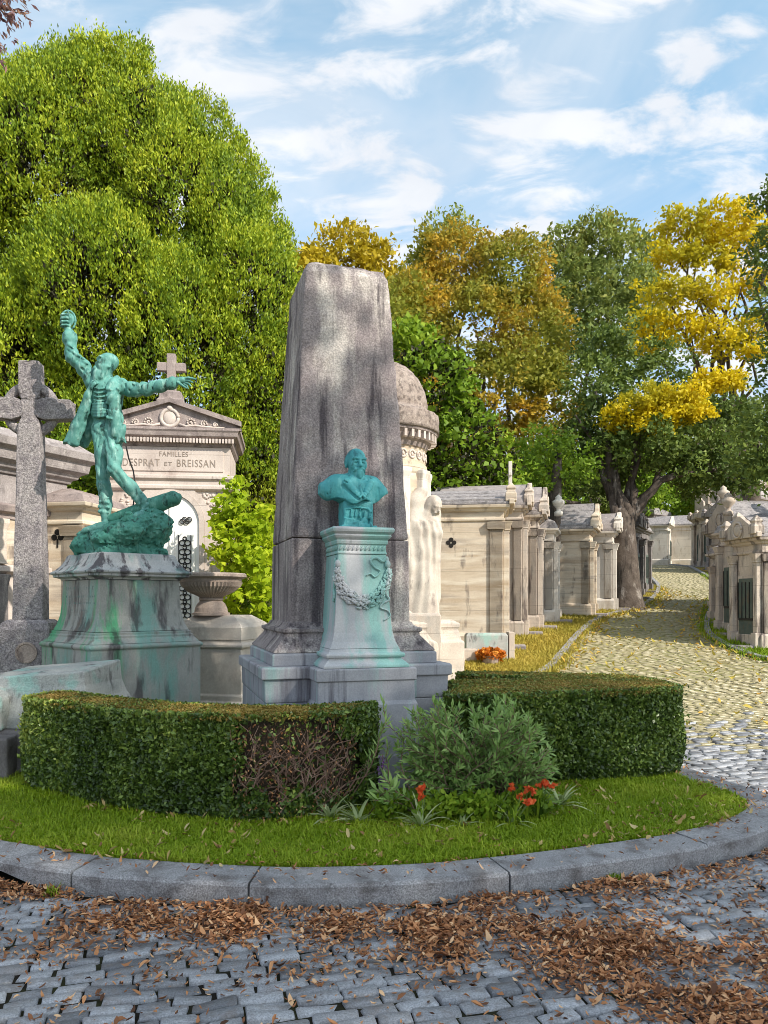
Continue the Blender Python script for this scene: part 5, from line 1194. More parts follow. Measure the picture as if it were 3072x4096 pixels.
# ------------------------------------------------------------------ domed rotunda tomb
RT = empty('domed_rotunda', (-.03, 11.9, 0)); tag(RT, 'round tomb with lichened stone dome and golden finial, half hidden behind the obelisk', 'rotunda tomb')
g = 11.9/770; zr = lambda y: 1.6 + (602 - y)*g
mb = MB(); mb.lathe([(.88, zr(436)), (.885, zr(425)), (.87, zr(419)), (.76, zr(416)), (.70, zr(412)), (.705, zr(406)), (.68, zr(398)), (.63, zr(389)), (.55, zr(380)), (.42, zr(371)), (.27, zr(365.5)), (.13, zr(363)), (.09, zr(360))], 48); o = mb.obj('dome', M['dome'], RT, smooth=True); rough_up(o, .03, .1, 2)
mb = MB(); mb.lathe([(.045, zr(361)), (.04, zr(357)), (.07, zr(355)), (.10, zr(350)), (.09, zr(345)), (.05, zr(342)), (.01, zr(338))], 20); mb.obj('finial', M['gold_leaf'] if 'gold_leaf' in M else M['bowl'], RT, smooth=True)
mb = MB(); mb.lathe([(.69, zr(452)), (.72, zr(448)), (.76, zr(446)), (.80, zr(441)), (.85, zr(438.5)), (.86, zr(436.2))], 48); ro = mb.obj('corbel_ring', M['mausdark'], RT)
mb = MB()
for k in range(44):
    a = 2*math.pi*k/44; mb.box(-.022, .022, -.05, .06, zr(446), zr(438.6), M=Matrix.Rotation(a, 4, 'Z') @ Matrix.Translation((0, -.79, 0)))
mb.obj('modillion_row', M['maus'], ro)
mb = MB(); mb.lathe([(.66, zr(600)), (.66, zr(478)), (.68, zr(476)), (.70, zr(472)), (.69, zr(468)), (.67, zr(467)), (.67, zr(453)), (.69, zr(452.2))], 48); mb.obj('drum', M['cream'], RT, smooth=False)
mb = MB()
for k in range(26):
    a = 2*math.pi*k/26; T2 = Matrix.Rotation(a, 4, 'Z') @ Matrix.Translation((0, -.672, zr(460)))
    mb.torus((0, 0, 0), .055, .018, n=14, k=6, M=T2); mb.ball((0, 0, 0), (.025, .015, .035), n=6, M=T2)
mb.obj('roundel_band', M['maus'], RT, smooth=True)
mb = MB(); mb.sq([(.95, .95, 0), (.95, .95, zr(640)), (.92, .92, zr(638)), (.88, .88, zr(628)), (.90, .90, zr(626)), (.90, .90, zr(622)), (.80, .80, zr(619))]); o = mb.obj('base_step', M['cream2'], RT, bevel=.015); o.rotation_euler = (0, 0, R(20)); rough_up(o, .03, .12, 3)
mb = MB(); mb.lathe([(.80, zr(619)), (.78, zr(612)), (.70, zr(606)), (.68, zr(600))], 40); o = mb.obj('base_ring', M['cream2'], RT); rough_up(o, .02, .1, 1)
for a in (25, 62, 100, -20):
    mb = MB(); T2 = Matrix.Rotation(R(a), 4, 'Z'); mb.sq([(.11, .06, zr(607)), (.11, .06, zr(520)), (.12, .06, zr(498)), (.115, .06, zr(483)), (.13, .08, zr(478)), (.13, .08, zr(474))], M=T2 @ Matrix.Translation((0, -.69, 0))); mb.obj('pilaster', M['white'], RT, bevel=.02)
# veiled mourning figure carved in white stone against the drum
VF = empty('veiled_statue', (.56, 11.45, 0)); tag(VF, 'pale stone veiled figure in long drapery standing against the domed rotunda', 'statue')
def v(px, py, dy=0): return ((px - 418.5)/67.2, dy, 1.6 + (594 - py)/67.2)
S = SDF(v(402, 618, -.40), v(442, 480, .34), .013)
S.chain([v(421, 612), v(420, 575), v(419, 545), v(420, 522), v(422, 508)], [.235, .20, .175, .165, .12], .06)
S.chain([v(411, 518), v(427, 514)], [.10, .09], .05)
S.chain([v(409, 614), v(408, 560), v(409, 520), v(412, 494), v(418, 484)], [.20, .185, .17, .13, .10], .06); S.chain([v(430, 512, -.03), v(434, 526, -.05), v(431, 548, -.04)], [.07, .07, .06], .05)
head(S, v(430.5, 498.5, -.04), R(40), 1.10, 'veil', R(22))
S.chain([v(431, 506, .06), v(433, 525, .05), v(431, 552, .0), v(433, 590, .0)], [.10, .085, .08, .07], .05)
S.wrinkle(.013, lambda P: .7*np.sin(P[:, 0]*44 + P[:, 1]*30 + 3*np.sin(P[:, 2]*2.2) + 4*fbm(P*(4, 4, 1.2))) *(P[:, 2] < 2.8) + .5*(fbm(P*9) - .5))
sdf_obj('figure', [S], M['veil'], VF)
mb = MB(); mb.sq([(.27, .26, .2), (.27, .26, 1.40), (.25, .24, 1.44)]); o = mb.obj('base', M['cream2'], VF, bevel=.015); rough_up(o, .02, .1, 3)

mk = empty('grave_marker', (7.22, 15.9, float(H(7.2, 15.9)))); tag(mk, 'small pale stone marker in the grass before the right-hand chapels', 'grave marker')
mb = MB(); mb.prism([(-.12, 0), (.12, 0), (.12, .20), (.06, .27), (-.06, .27), (-.12, .20)], -.04, .04); mb.obj('stone', M['white'], mk, bevel=.01)
# ------------------------------------------------------------------ trees
def unit(A): return A/np.maximum(np.linalg.norm(A, axis=-1, keepdims=True), 1e-9)
def leafcards(name, C_, A, N_, L, W, mat, parent=None, tint=None):
    """diamond leaves: centres, long axes, normals"""
    A = unit(A); S_ = unit(np.cross(A, N_)); n = len(C_); L = np.broadcast_to(L, n)[:, None]; W = np.broadcast_to(W, n)[:, None]
    up = unit(np.cross(S_, A))
    V = np.stack([C_ - A*L*.5, C_ + S_*W*.5 - A*L*.05 + up*W*.18, C_ + A*L*.5, C_ - S_*W*.5 - A*L*.05 + up*W*.18], 1).reshape(-1, 3)
    return np_mesh(name, V, np.arange(n*4).reshape(n, 4), mat, parent, tint=np.clip(tint, 0, 1))
def crown(name, lobes, mat, parent, L, asp=.5, rc=.35, K=26, cov=1.5, up=.5, out=.6, inner=.5, lump=.5, flat=.7, back=.45, seed=0, wob=1.0, tilt=0.0, tb=0.0, droop=0.0):
    rs = np.random.RandomState(seed + 17); Cs, Ds = [], []
    lo = [np.array(l[:6], float) for l in lobes]
    for l in lo:
        r = l[3:6]; area = 4*np.pi*(((r[0]*r[1])**1.6 + (r[0]*r[2])**1.6 + (r[1]*r[2])**1.6)/3)**(1/1.6)
        n = max(6, int(cov*area/(np.pi*rc*rc)))
        d = unit(rs.normal(0, 1, (n, 3))); keep = (d[:, 1] < .25) | (rs.rand(n) < back); d = d[keep]; n = len(d)
        u = (1.03 - inner*rs.rand(n)**1.7)*(1 - lump/2 + lump*fbm(d*2.0 + l[:3]*.37 + seed, 3))
        p = l[:3] + d*r*u[:, None]
        bad = np.zeros(n, bool)
        for m_ in lo:
            if m_ is l: continue
            bad |= (((p - m_[:3])/m_[3:6])**2).sum(1) < .42
        Cs.append(p[~bad]); Ds.append(d[~bad])
    c = np.concatenate(Cs); d = np.concatenate(Ds); n = len(c)
    ct = fbm(c*(.9/max(rc, .15)*.35) + seed, 2)
    G = rs.normal(0, 1, (n, K, 3))*rc*.55; G[..., 2] *= flat
    G[..., 2] -= droop*(G[..., 0]**2 + G[..., 1]**2)/rc
    p = (c[:, None] + G).reshape(-1, 3); m_ = n*K
    dd = np.repeat(d, K, 0)
    A = dd*out + np.array([0, 0, up]) + rs.normal(0, .62*wob, (m_, 3)); Nn = dd*.5 + np.array([0, -.1, .45]) + rs.normal(0, .6, (m_, 3))
    t = .62*np.repeat(ct, K) + .42*rs.rand(m_) - .02 + tb
    ls = L*rs.uniform(.7, 1.25, m_)
    return leafcards(name, p, A, Nn, ls, ls*asp, mat, parent, t)
def limb(mb, a, b, ra, rb, n=6, wob=.12, sag=0.0, k=7, rs=rnd):
    a, b = Vector(a), Vector(b); L = (b - a).length; pts, rad = [], []
    for i in range(n + 1):
        t = i/n; p = a.lerp(b, t)
        if 0 < i < n: p += Vector((rs.uniform(-1, 1), rs.uniform(-1, 1), rs.uniform(-.6, .6)))*wob*L*.25
        p.z += sag*L*math.sin(math.pi*t); pts.append(p); rad.append(ra + (rb - ra)*t)
    mb.tube(pts, rad, k); return pts
def lob(px, py, Y, rx, rz, ry=None):
    """a lobe of foliage from where it stands in the view: centre pixel, distance, radii in pixels (depth radius in metres)"""
    p = PX(px, py, Y); s = Y/F
    return (p.x, p.y, p.z, rx*s, ry if ry else (rx + rz)*.5*s, rz*s)
def tree(name, label, cat, base, trunk_r, fork, lobes, mat, limbs=None, group=None, cname='crown', **kw):
    """base, fork: world points; limbs run from the fork into the lobes"""
    t = empty(name, base); tag(t, label, cat, group); B = Vector(base)
    mb = MB(); f = Vector(fork) - B
    flare = [Vector((0, 0, -.15)), Vector((0, 0, .12)), f*.25, f*.6, f]
    mb.tube(flare + [f*1.12 + Vector((.03, .02, .0))], [trunk_r*1.5, trunk_r*1.15, trunk_r, trunk_r*.92, trunk_r*.82, trunk_r*.45], 12)
    L_ = limbs if limbs is not None else [l[:3] for l in lobes]
    for i, l in enumerate(L_): limb(mb, f*(.62 + .22*rnd.random()), Vector(l) - B, trunk_r*.40, trunk_r*.07, wob=.22, sag=.04)
    mb.obj('trunk', M['bark'], t, smooth=True)
    rel = [(l[0] - B.x, l[1] - B.y, l[2] - B.z, *l[3:6]) for l in lobes]
    crown(cname, rel, M[mat], t, **kw)
    return t, B
GT = 'trees behind the tombs'
def ground(x, y): return (x, y, float(H(x, y)))
# great thuja at the left
th_l = [lob(97, 150, 17.8, 52, 112), lob(62, 190, 17.2, 60, 140), lob(140, 165, 17.4, 34, 110), lob(185, 215, 17.2, 52, 125), lob(228, 250, 17.0, 34, 120), lob(250, 330, 16.8, 44, 150), lob(20, 230, 17.4, 60, 165), lob(-45, 300, 17.6, 70, 200), lob(277, 400, 16.6, 32, 110), lob(245, 460, 16.2, 45, 100),
        lob(120, 330, 16.4, 85, 150), lob(190, 380, 16.0, 70, 150), lob(40, 400, 16.2, 80, 150), lob(110, 470, 15.6, 80, 110), lob(190, 500, 15.4, 60, 90), lob(30, 520, 15.5, 60, 80)]
th_l = [(a, b, c - .35, rx, ry, rz*.94) for a, b, c, rx, ry, rz in th_l]
th_core = list(th_l)
for px, py in ((38, 70), (58, 60), (80, 50), (104, 46), (126, 46), (143, 56), (162, 92), (182, 100), (203, 106), (221, 118), (240, 146), (256, 170), (270, 200), (284, 232), (296, 280), (303, 330), (20, 80)):
    th_l.append(lob(px, py + 16, 17.2, 9, 26))
t, B = tree('thuja_tree', 'huge dense bright green thuja with ragged pointed tips, filling the upper left', 'tree', ground(-6.2, 18.2), .45, (-6.2, 18.2, 4.0), th_l, 'thuja', cname='crown', L=.085, asp=.42, rc=.14, K=36, cov=1.95, up=.9, out=.55, inner=.22, lump=.56, flat=1.3, back=.12, seed=1, wob=.75, tb=.04, limbs=[(-6.2, 18.2, 11.5), (-4.5, 17.5, 8), (-7.5, 17.5, 9)])
crown('inner_dark_leaves', [(l[0] - B[0], l[1] - B[1], l[2] - B[2], l[3]*.76, l[4]*.80, l[5]*.80 - .25) for l in th_core], M['inner'], t, L=.12, asp=.6, rc=.3, K=60, cov=2.6, up=.3, inner=.1, lump=.5, back=.12, seed=1)

# conifer shrub between the cross and the statue
tree('conifer_bush', 'green leafy bush behind the clover-holed tomb, between the ringed cross and the bronze statue', 'bush', ground(-4.05, 12.4), .08, (-4.05, 12.4, 1.6), [lob(84, 478, 12.3, 34, 40), lob(100, 440, 12.5, 24, 34), lob(62, 490, 12.2, 20, 30), lob(110, 490, 12.4, 22, 30)], 'green', L=.10, asp=.45, rc=.16, K=26, cov=2.0, up=.1, out=.5, droop=.3, seed=31)
# bright young tree by the obelisk
tree('young_tree', 'young tree with bright lime-green hand-shaped leaves growing left of the obelisk', 'tree', ground(-2.15, 10.7), .035, (-2.1, 10.7, 2.0), [lob(241, 540, 10.7, 24, 36), lob(254, 580, 10.5, 20, 36), lob(231, 512, 10.8, 15, 22), lob(261, 540, 10.9, 16, 34), lob(241, 605, 10.4, 20, 28), lob(265, 610, 10.6, 12, 40), lob(227, 555, 10.6, 12, 20), lob(235, 492, 10.8, 7, 12)], 'bright', L=.115, asp=.62, rc=.13, K=15, cov=1.7, up=-.05, out=.6, inner=.6, lump=.9, flat=.45, back=.5, seed=4)
# yellow and green trees behind the obelisk
yl = [lob(345, 262, 33, 40, 30), lob(318, 285, 32, 28, 38), lob(372, 275, 33, 26, 34), lob(390, 320, 33, 26, 50), lob(305, 320, 32, 25, 60)]
tree('golden_tree', 'rounded golden-yellow tree whose crown tops the obelisk', 'tree', ground(-1.8, 33.2), .3, (-1.8, 33.2, 7.5), yl, 'gold', group=GT, L=.24, asp=.6, rc=.42, K=30, cov=2.0, up=.25, out=.6, inner=.45, lump=.7, back=.15, seed=5)
tree('background_tree', 'green tree between the thuja and the orange-leaved tree, low behind the obelisk', 'tree', ground(0.4, 27.5), .3, (.4, 27.5, 6), [lob(392, 350, 27.5, 32, 70), lob(410, 310, 28, 24, 40), lob(415, 390, 27, 26, 60)], 'autumn', group=GT, L=.2, asp=.55, rc=.36, K=28, cov=1.8, up=.2, seed=6, back=.15)
ol = [lob(455, 262, 34, 42, 34), lob(505, 275, 33, 40, 40), lob(430, 300, 34, 34, 46), lob(475, 330, 32.5, 58, 50), lob(530, 340, 33, 40, 50), lob(500, 395, 31.5, 60, 50), lob(545, 410, 31.5, 36, 50), lob(470, 420, 31.5, 40, 40), lob(520, 455, 31, 46, 34)]
tree('autumn_tree', 'wide rust-orange autumn tree in the middle of the background, right of the obelisk', 'tree', ground(4.2, 33.5), .4, (4.2, 33.5, 6.5), ol, 'autumn', group=GT, L=.19, asp=.6, rc=.38, K=36, cov=2.3, up=.15, out=.6, inner=.5, lump=.75, back=.15, seed=7)
tl = [lob(452, 232, 44, 26, 20), lob(440, 250, 44, 26, 24), lob(590, 248, 45, 42, 30), lob(625, 265, 45, 36, 36), lob(565, 280, 44, 32, 36), lob(600, 310, 43, 50, 44), lob(640, 330, 43, 36, 50), lob(560, 330, 43, 36, 40)]
tree('tall_tree', 'tall grey-green tree standing behind, between the rust-orange and the yellow tree', 'tree', ground(12.2, 44.5), .4, (12.2, 44.5, 9), tl[2:], 'olive', group=GT, L=.30, asp=.5, rc=.45, K=28, cov=1.7, up=.2, out=.6, inner=.7, lump=.9, back=.3, seed=8)
tree('tall_tree', 'pale olive treetop poking up behind the rust-orange tree', 'tree', ground(3.8, 44.5), .35, (3.8, 44.5, 12), tl[:2], 'olive', group=GT, L=.30, asp=.5, rc=.48, K=24, cov=1.2, up=.2, inner=.6, lump=.9, seed=9)
# yellow tree at the right: layered boughs with sky between
yr = [lob(690, 222, 29, 36, 15), lob(728, 218, 29, 34, 14), lob(752, 240, 28.5, 24, 16), lob(675, 255, 29, 26, 16), lob(716, 258, 28.5, 30, 13), lob(664, 290, 29, 26, 14), lob(700, 295, 28, 32, 15), lob(742, 285, 28.5, 26, 16), lob(652, 325, 28.5, 24, 14), lob(690, 330, 28, 30, 16), lob(722, 345, 28, 26, 14), lob(752, 330, 28, 22, 18), lob(760, 350, 27.5, 18, 12), lob(700, 240, 29.5, 40, 10), lob(650, 345, 28.5, 20, 10)]
tree('yellow_tree', 'tall open yellow tree at the upper right with sky showing between its boughs', 'tree', ground(15.2, 33.0), .32, (13.5, 30.6, 7.2), yr, 'yellow', group=GT, L=.175, asp=.62, rc=.33, K=34, cov=1.35, up=.1, out=.5, inner=.7, lump=.9, flat=.6, back=.6, seed=10)
# roadside tree with its own trunk and yellow boughs
rt, B = tree('roadside_tree', 'dark-crowned tree with dappled pale bark and bright yellow lower boughs beside the road', 'tree', ground(6.31, 19.95), .36, (6.22, 20.1, 3.75),
    [lob(600, 395, 20.6, 34, 34, .9), lob(640, 445, 20.0, 44, 26, 1.1), lob(690, 460, 20.0, 40, 24, 1.0), lob(725, 455, 20.2, 30, 24, .9), lob(585, 440, 20.8, 34, 26, .8), lob(660, 430, 20.8, 34, 20, 1.0), lob(575, 480, 20.4, 22, 14, .6), lob(610, 350, 21.5, 34, 36, .9), lob(560, 455, 21.3, 26, 30, .8), lob(745, 475, 20.4, 24, 20, .8), lob(660, 380, 21.6, 40, 36, 1.0), lob(720, 415, 21.4, 36, 34, 1.0), lob(620, 470, 21.0, 30, 18, .8), lob(700, 485, 20.8, 34, 14, .7), lob(590, 475, 21.0, 26, 20, .8)], 'darkgreen',
    limbs=[PX(596, 425, 20.5), PX(612, 400, 20.8), PX(640, 425, 20.3), PX(668, 440, 20.8), PX(590, 380, 20.8)], group=GT, L=.14, asp=.55, rc=.24, K=22, cov=1.6, up=.0, out=.5, inner=.8, lump=.9, flat=.6, back=.6, seed=11)
yb = [lob(628, 412, 19.8, 22, 15), lob(655, 402, 19.6, 22, 15), lob(655, 422, 19.6, 26, 12), lob(685, 396, 19.6, 22, 14), lob(690, 412, 19.5, 24, 10), lob(714, 382, 19.7, 20, 11), lob(735, 380, 19.8, 14, 9), lob(612, 418, 19.8, 10, 10)]
crown('yellow_bough', [(l[0] - B[0], l[1] - B[1], l[2] - B[2], *l[3:]) for l in yb], M['yellow'], rt, L=.10, asp=.62, rc=.15, K=26, cov=1.9, up=.1, out=.5, inner=.8, lump=1.1, flat=.75, back=.8, seed=12, tb=.05, wob=1.3)
mb = MB(); r5 = random.Random(5)
for a, b_, ra, rb, sg in (((630, 520, 20.3), (662, 478, 20.0), .15, .10, .02), ((660, 480, 20.0), (715, 470, 20.0), .10, .06, .04), ((713, 471, 20.0), (748, 448, 20.1), .06, .03, 0), ((618, 520, 20.4), (578, 503, 20.2), .09, .06, -.06), ((580, 504, 20.2), (536, 509, 20.0), .06, .03, .10), ((655, 482, 20), (668, 455, 20.4), .06, .03, 0), ((680, 474, 20), (700, 440, 20.3), .05, .02, 0), ((612, 500, 20.4), (594, 440, 20.4), .14, .06, .02), ((628, 505, 20.4), (636, 440, 20.2), .13, .06, -.02), ((594, 442, 20.4), (575, 415, 20.2), .06, .02, 0)):
    limb(mb, PX(*a) - Vector(B), PX(*b_) - Vector(B), ra, rb, n=6, wob=.10, sag=sg, rs=r5)
mb.obj('limb', M['bark'], rt, smooth=True)
# slim dark trunk behind the left row
tree('slim_tree', 'small tree on a slim dark trunk rising behind the left row of chapels', 'tree', ground(4.05, 18.6), .15, PX(557, 470, 18.6), [lob(545, 455, 18.7, 36, 26, .8), lob(575, 465, 18.8, 26, 22, .7), lob(525, 480, 18.6, 26, 18, .7), lob(548, 500, 19.2, 20, 12, .5)], 'green', group=GT, L=.13, asp=.55, rc=.22, K=22, cov=1.5, up=.0, inner=.7, lump=.9, back=.5, seed=13)
# leafy maple behind the rotunda
t, B = tree('maple_tree', 'leafy fresh-green maple directly behind the domed rotunda and chapel roof', 'tree', ground(1.35, 17.6), .16, (1.35, 17.6, 2.6), [lob(430, 400, 17.6, 40, 60), lob(455, 450, 17.3, 46, 50), lob(415, 360, 17.8, 26, 34), lob(480, 470, 17.4, 34, 34), lob(440, 490, 17.1, 40, 30), lob(500, 490, 17.6, 26, 20)], 'green', group=GT, L=.15, asp=.72, rc=.22, K=22, cov=2.0, up=-.05, out=.7, inner=.4, lump=.8, flat=.6, back=.2, seed=14)
crown('inner_dark_leaves', [(a - B[0], b - B[1], c - B[2], rx*.8, ry*.8, rz*.8) for a, b, c, rx, ry, rz in [lob(430, 400, 17.6, 40, 60), lob(455, 450, 17.3, 46, 50), lob(440, 490, 17.1, 40, 30), lob(480, 470, 17.4, 34, 34)]], M['inner'], t, L=.11, asp=.6, rc=.28, K=50, cov=1.9, up=.2, inner=.1, back=.12, seed=3)
tree('leafy_bush', 'green leafy bush directly behind the obelisk, between the thuja and the maple', 'bush', ground(-1.3, 15.5), .1, (-1.3, 15.5, 1.4), [(-1.3, 15.5, 2.0, 1.3, 1.0, 1.4), (-.3, 15.8, 1.8, 1.0, .9, 1.1), (-2.2, 15.6, 1.9, 1.0, .9, 1.2)], 'green', L=.12, asp=.55, rc=.22, K=24, cov=1.8, up=.1, seed=77)
# dark tree at the right edge
dr_l = [lob(772, 250, 15.4, 28, 22), lob(785, 300, 15.2, 34, 46), lob(790, 370, 15, 36, 50), lob(775, 420, 14.8, 34, 36), lob(758, 445, 15, 28, 24), lob(775, 480, 15, 34, 22), lob(790, 210, 15.4, 30, 30), lob(765, 200, 15.6, 14, 12)]
tree('dark_tree', 'dark green tree overhanging the right edge of the view above the chapels', 'tree', ground(8.3, 15.6), .22, (8.2, 15.6, 4.5), dr_l, 'darkgreen', group=GT, L=.13, asp=.42, rc=.24, K=26, cov=1.7, up=.1, out=.7, inner=.6, lump=.8, back=.3, seed=15)
# far tree standing above the right-hand tombs, with its trunk
tree('far_tree', 'tree with a stout brown trunk rising behind the tombs at the right', 'tree', ground(15.95, 33.5), .42, (15.9, 33.4, 9.0), [lob(735, 440, 33.5, 34, 26), lob(760, 425, 33, 30, 30)], 'darkgreen', group=GT, L=.24, asp=.55, rc=.4, K=24, cov=1.5, up=.1, seed=16)
# bright bushes up the slope
for i, (px, py, Y, rx, rz, m_, lab) in enumerate(((650, 500, 48, 30, 26, 'green', 'bright green bush beyond the road just right of the roadside trunk'), (690, 490, 50, 34, 26, 'green', 'rounded green bush above the far white-sided chapels'), (725, 485, 47, 24, 22, 'green', 'green bush beside the tall pale mausoleum far up the road'), (590, 495, 38, 30, 22, 'olive', 'olive bush behind the layered-roof chapel'), (535, 480, 30, 34, 34, 'green', 'green bush behind the left row below the rust-orange tree'), (618, 470, 46, 36, 40, 'green', 'tall green bush seen behind the roadside trunk'), (690, 440, 56, 50, 40, 'darkgreen', 'dark green bush high on the slope below the yellow tree'))):
    p = PX(px, py, Y); gp_ = ground(p.x, Y)
    tree('bush', lab, 'bush', gp_, .12, (p.x, Y, max(gp_[2] + .4, p.z - 1)), [lob(px, py, Y, rx, rz), lob(px - rx*.6, py + rz*.5, Y, rx*.6, rz*.7), lob(px + rx*.6, py + rz*.45, Y - .5, rx*.6, rz*.7)], m_, group='bushes up the slope', L=.26, asp=.6, rc=.42, K=24, cov=1.8, up=.1, seed=20 + i, back=.2)
# distant wood closing the view
wl_ = []
r6 = random.Random(12)
for k in range(26):
    x = -34 + 3.6*k; y = 62 + r6.uniform(-3, 3); wl_.append((x, y, float(H(x, y)) + r6.uniform(2.5, 6.5), 3.6, 2.6, r6.uniform(4.5, 7)))
tag(crown('distant_wood', wl_, M['darkgreen'], None, L=.5, asp=.6, rc=.9, K=24, cov=1.5, up=.1, seed=40, back=.1, tb=.12), 'far green wood closing the view behind the tombs', 'wood', kind='stuff')
# bough that hangs into the top left corner
ob = empty('overhanging_branch', PX(-40, -10, 6.0)); tag(ob, 'drooping branch tip with dusky purple leaves in the top left corner', 'branch')
mb = MB(); B = ob.location; r7 = random.Random(2); ends = []
for a, b_ in (((-40, -10), (8, 8)), ((-40, -10), (22, 14)), ((-10, -6), (12, 26)), ((-40, 30), (2, 46)), ((-40, -30), (26, 2))):
    pts = limb(mb, PX(*a, 6.0) - B, PX(*b_, 6.0) - B, .012, .004, n=5, wob=.25, sag=.03, k=5, rs=r7); ends += [np.array(p) for p in pts[2:]]
mb.obj('twig', M['twig'], ob, smooth=True)
E_ = np.repeat(np.array(ends), 16, 0); n = len(E_); Cc = E_ + RS.normal(0, .045, (n, 3))
leafcards('foliage', Cc, RS.normal(0, .5, (n, 3)) + (.6, 0, -.7), RS.normal(0, 1, (n, 3)), RS.uniform(.05, .09, n), .022, M['plum'], ob, tint=RS.rand(n))

# plane tree behind the viewer's right shoulder: it throws the dappled shade over the monument and the near cobbles
ps = Vector((12.6, -4.5, 12.2)); r9 = random.Random(14); pl = []
for k in range(16):
    d = unit(np.array([r9.gauss(0, 1), r9.gauss(0, 1), r9.gauss(0, .9)])); rr = r9.uniform(1.2, 2.9)
    pl.append((ps.x + d[0]*rr*1.1, ps.y + d[1]*rr*1.1, ps.z + d[2]*rr*.9, r9.uniform(1.0, 1.7), r9.uniform(1.0, 1.7), r9.uniform(.8, 1.3)))
pl += [(10.0, -2.2, 13.8, 1.2, 1.1, 1.1), (11.1, -3.1, 13.6, 1.2, 1.2, 1.0)]
tree('plane_tree', 'broad plane tree standing behind the viewpoint and shading the near cobbles', 'tree', (12.6, -4.5, 0), .42, (12.5, -4.5, 8.0), pl, 'green', L=.20, asp=.8, rc=.36, K=14, cov=1.3, up=0, inner=.9, lump=.9, back=1, seed=50)
# ------------------------------------------------------------------ clipped hedges
def hedge(name, label, outline, z0, z1, mat, n_side, n_top, bare=None, sunlit_left=False, seed=0, closed=True, topgold=.95):
    """outline: closed footprint; leaves on the walls and on the flat top, over a dark twiggy core"""
    rs = np.random.RandomState(seed + 90); P = np.array(outline); c = P.mean(0)
    h = empty(name, (c[0], c[1], z0)); tag(h, label, 'hedge')
    Q_ = P - c; core = []
    T = np.roll(Q_, -1, 0) - np.roll(Q_, 1, 0); T /= np.linalg.norm(T, axis=1)[:, None]; Nn = np.stack([T[:, 1], -T[:, 0]], 1)
    ar = .5*np.sum(Q_[:, 0]*np.roll(Q_[:, 1], -1) - np.roll(Q_[:, 0], -1)*Q_[:, 1])
    if ar < 0: Nn = -Nn
    mb = MB(); H_ = z1 - z0; Qi = Q_ - Nn*.09
    mb.rings([[(x, y, zz_) for x, y in Qi] for zz_ in (0, H_ - .07)]); mb.obj('core', M['soil'], h)
    seg = np.linalg.norm(np.roll(Q_, -1, 0) - Q_, axis=1); cum = np.concatenate([[0], np.cumsum(seg)]); n = n_side
    s_ = rs.rand(n)*cum[-1]; i = np.clip(np.searchsorted(cum, s_) - 1, 0, len(Q_) - 1); f = (s_ - cum[i])/seg[i]
    p2 = Q_[i] + (np.roll(Q_, -1, 0)[i] - Q_[i])*f[:, None]; nn = Nn[i]*(1 - f[:, None]) + np.roll(Nn, -1, 0)[i]*f[:, None]
    z = rs.rand(n)*H_; bulge = .045*(fbm(np.stack([p2[:, 0]*3, p2[:, 1]*3, z*3], 1)) - .5)*2 - .05*np.clip(.12 - z, 0, 1)/.12
    d = bulge - .085*rs.rand(n)**2 + .055*(rs.rand(n) > .985)
    C_ = np.concatenate([p2 + nn*d[:, None], z[:, None]], 1); N3 = np.concatenate([nn, 0*z[:, None]], 1)
    A = N3*.45 + rs.normal(0, .6, (n, 3)) + (0, 0, .35); Nr = N3*.9 + rs.normal(0, .55, (n, 3)) + (0, 0, .35)
    tint = .55*fbm(np.stack([p2[:, 0]*5, p2[:, 1]*5, z*5], 1) + seed) + .5*rs.rand(n) - .06 + .10*(z/H_ - .5)
    keep = np.ones(n, bool)
    if bare:
        bx_, by_ = bare[0] - c[0], bare[1] - c[1]
        e = np.hypot((p2[:, 0] - bx_)/bare[2], 0) + 0; q_ = np.maximum(e, np.abs(z - bare[3])/bare[4]) + 1.1*(fbm(np.stack([p2[:, 0]*7, p2[:, 1]*7, z*7], 1)) - .5)
        keep = ~((rs.rand(n) < np.clip((1.12 - q_)*3.2, 0, .95)) & (nn[:, 1] < -.2))
    if sunlit_left: tint = tint + .35*np.clip((-p2[:, 0] - (c[0]*0 + .95))/.5, 0, 1)*(.3 + z/H_)  # sun on the left end is put into the leaf tint
    C_, A, Nr, tint = C_[keep], A[keep], Nr[keep], tint[keep]; L = rs.uniform(.022, .042, len(C_))
    leafcards('side_leaves', C_, A, Nr, L*1.15, L*.62, M[mat], h, tint)
    # top
    lo, hi = Q_.min(0), Q_.max(0); n = n_top; p = lo + rs.rand(n, 2)*(hi - lo); k = inside(p[:, 0], p[:, 1], [tuple(a) for a in Q_]); p = p[k]; n = len(p)
    edge = dist_poly(p[:, 0], p[:, 1], np.concatenate([Q_, Q_[:1]]))
    zt = H_ + .02*(fbm(np.concatenate([p*4, p[:, :1]*0], 1)) - .5) - .03*rs.rand(n)**2 - .025*np.clip(1 - edge/.05, 0, 1)
    C_ = np.concatenate([p, zt[:, None]], 1); A = rs.normal(0, .7, (n, 3)) + (0, 0, .25); Nr = rs.normal(0, .5, (n, 3)) + (0, 0, .9); L = rs.uniform(.018, .034, n)
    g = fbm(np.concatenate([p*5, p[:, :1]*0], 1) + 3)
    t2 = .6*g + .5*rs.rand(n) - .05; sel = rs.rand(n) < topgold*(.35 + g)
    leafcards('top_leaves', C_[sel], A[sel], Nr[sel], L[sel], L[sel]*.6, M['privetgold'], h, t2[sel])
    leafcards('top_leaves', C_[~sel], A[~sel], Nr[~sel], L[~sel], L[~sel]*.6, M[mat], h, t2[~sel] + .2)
    return h, c
fr = catmull([(-2.93, 6.25), (-2.75, 6.08), (-2.05, 5.56), (-1.39, 5.25), (-.77, 5.16), (-.3, 5.36), (-.09, 5.58)], 8)
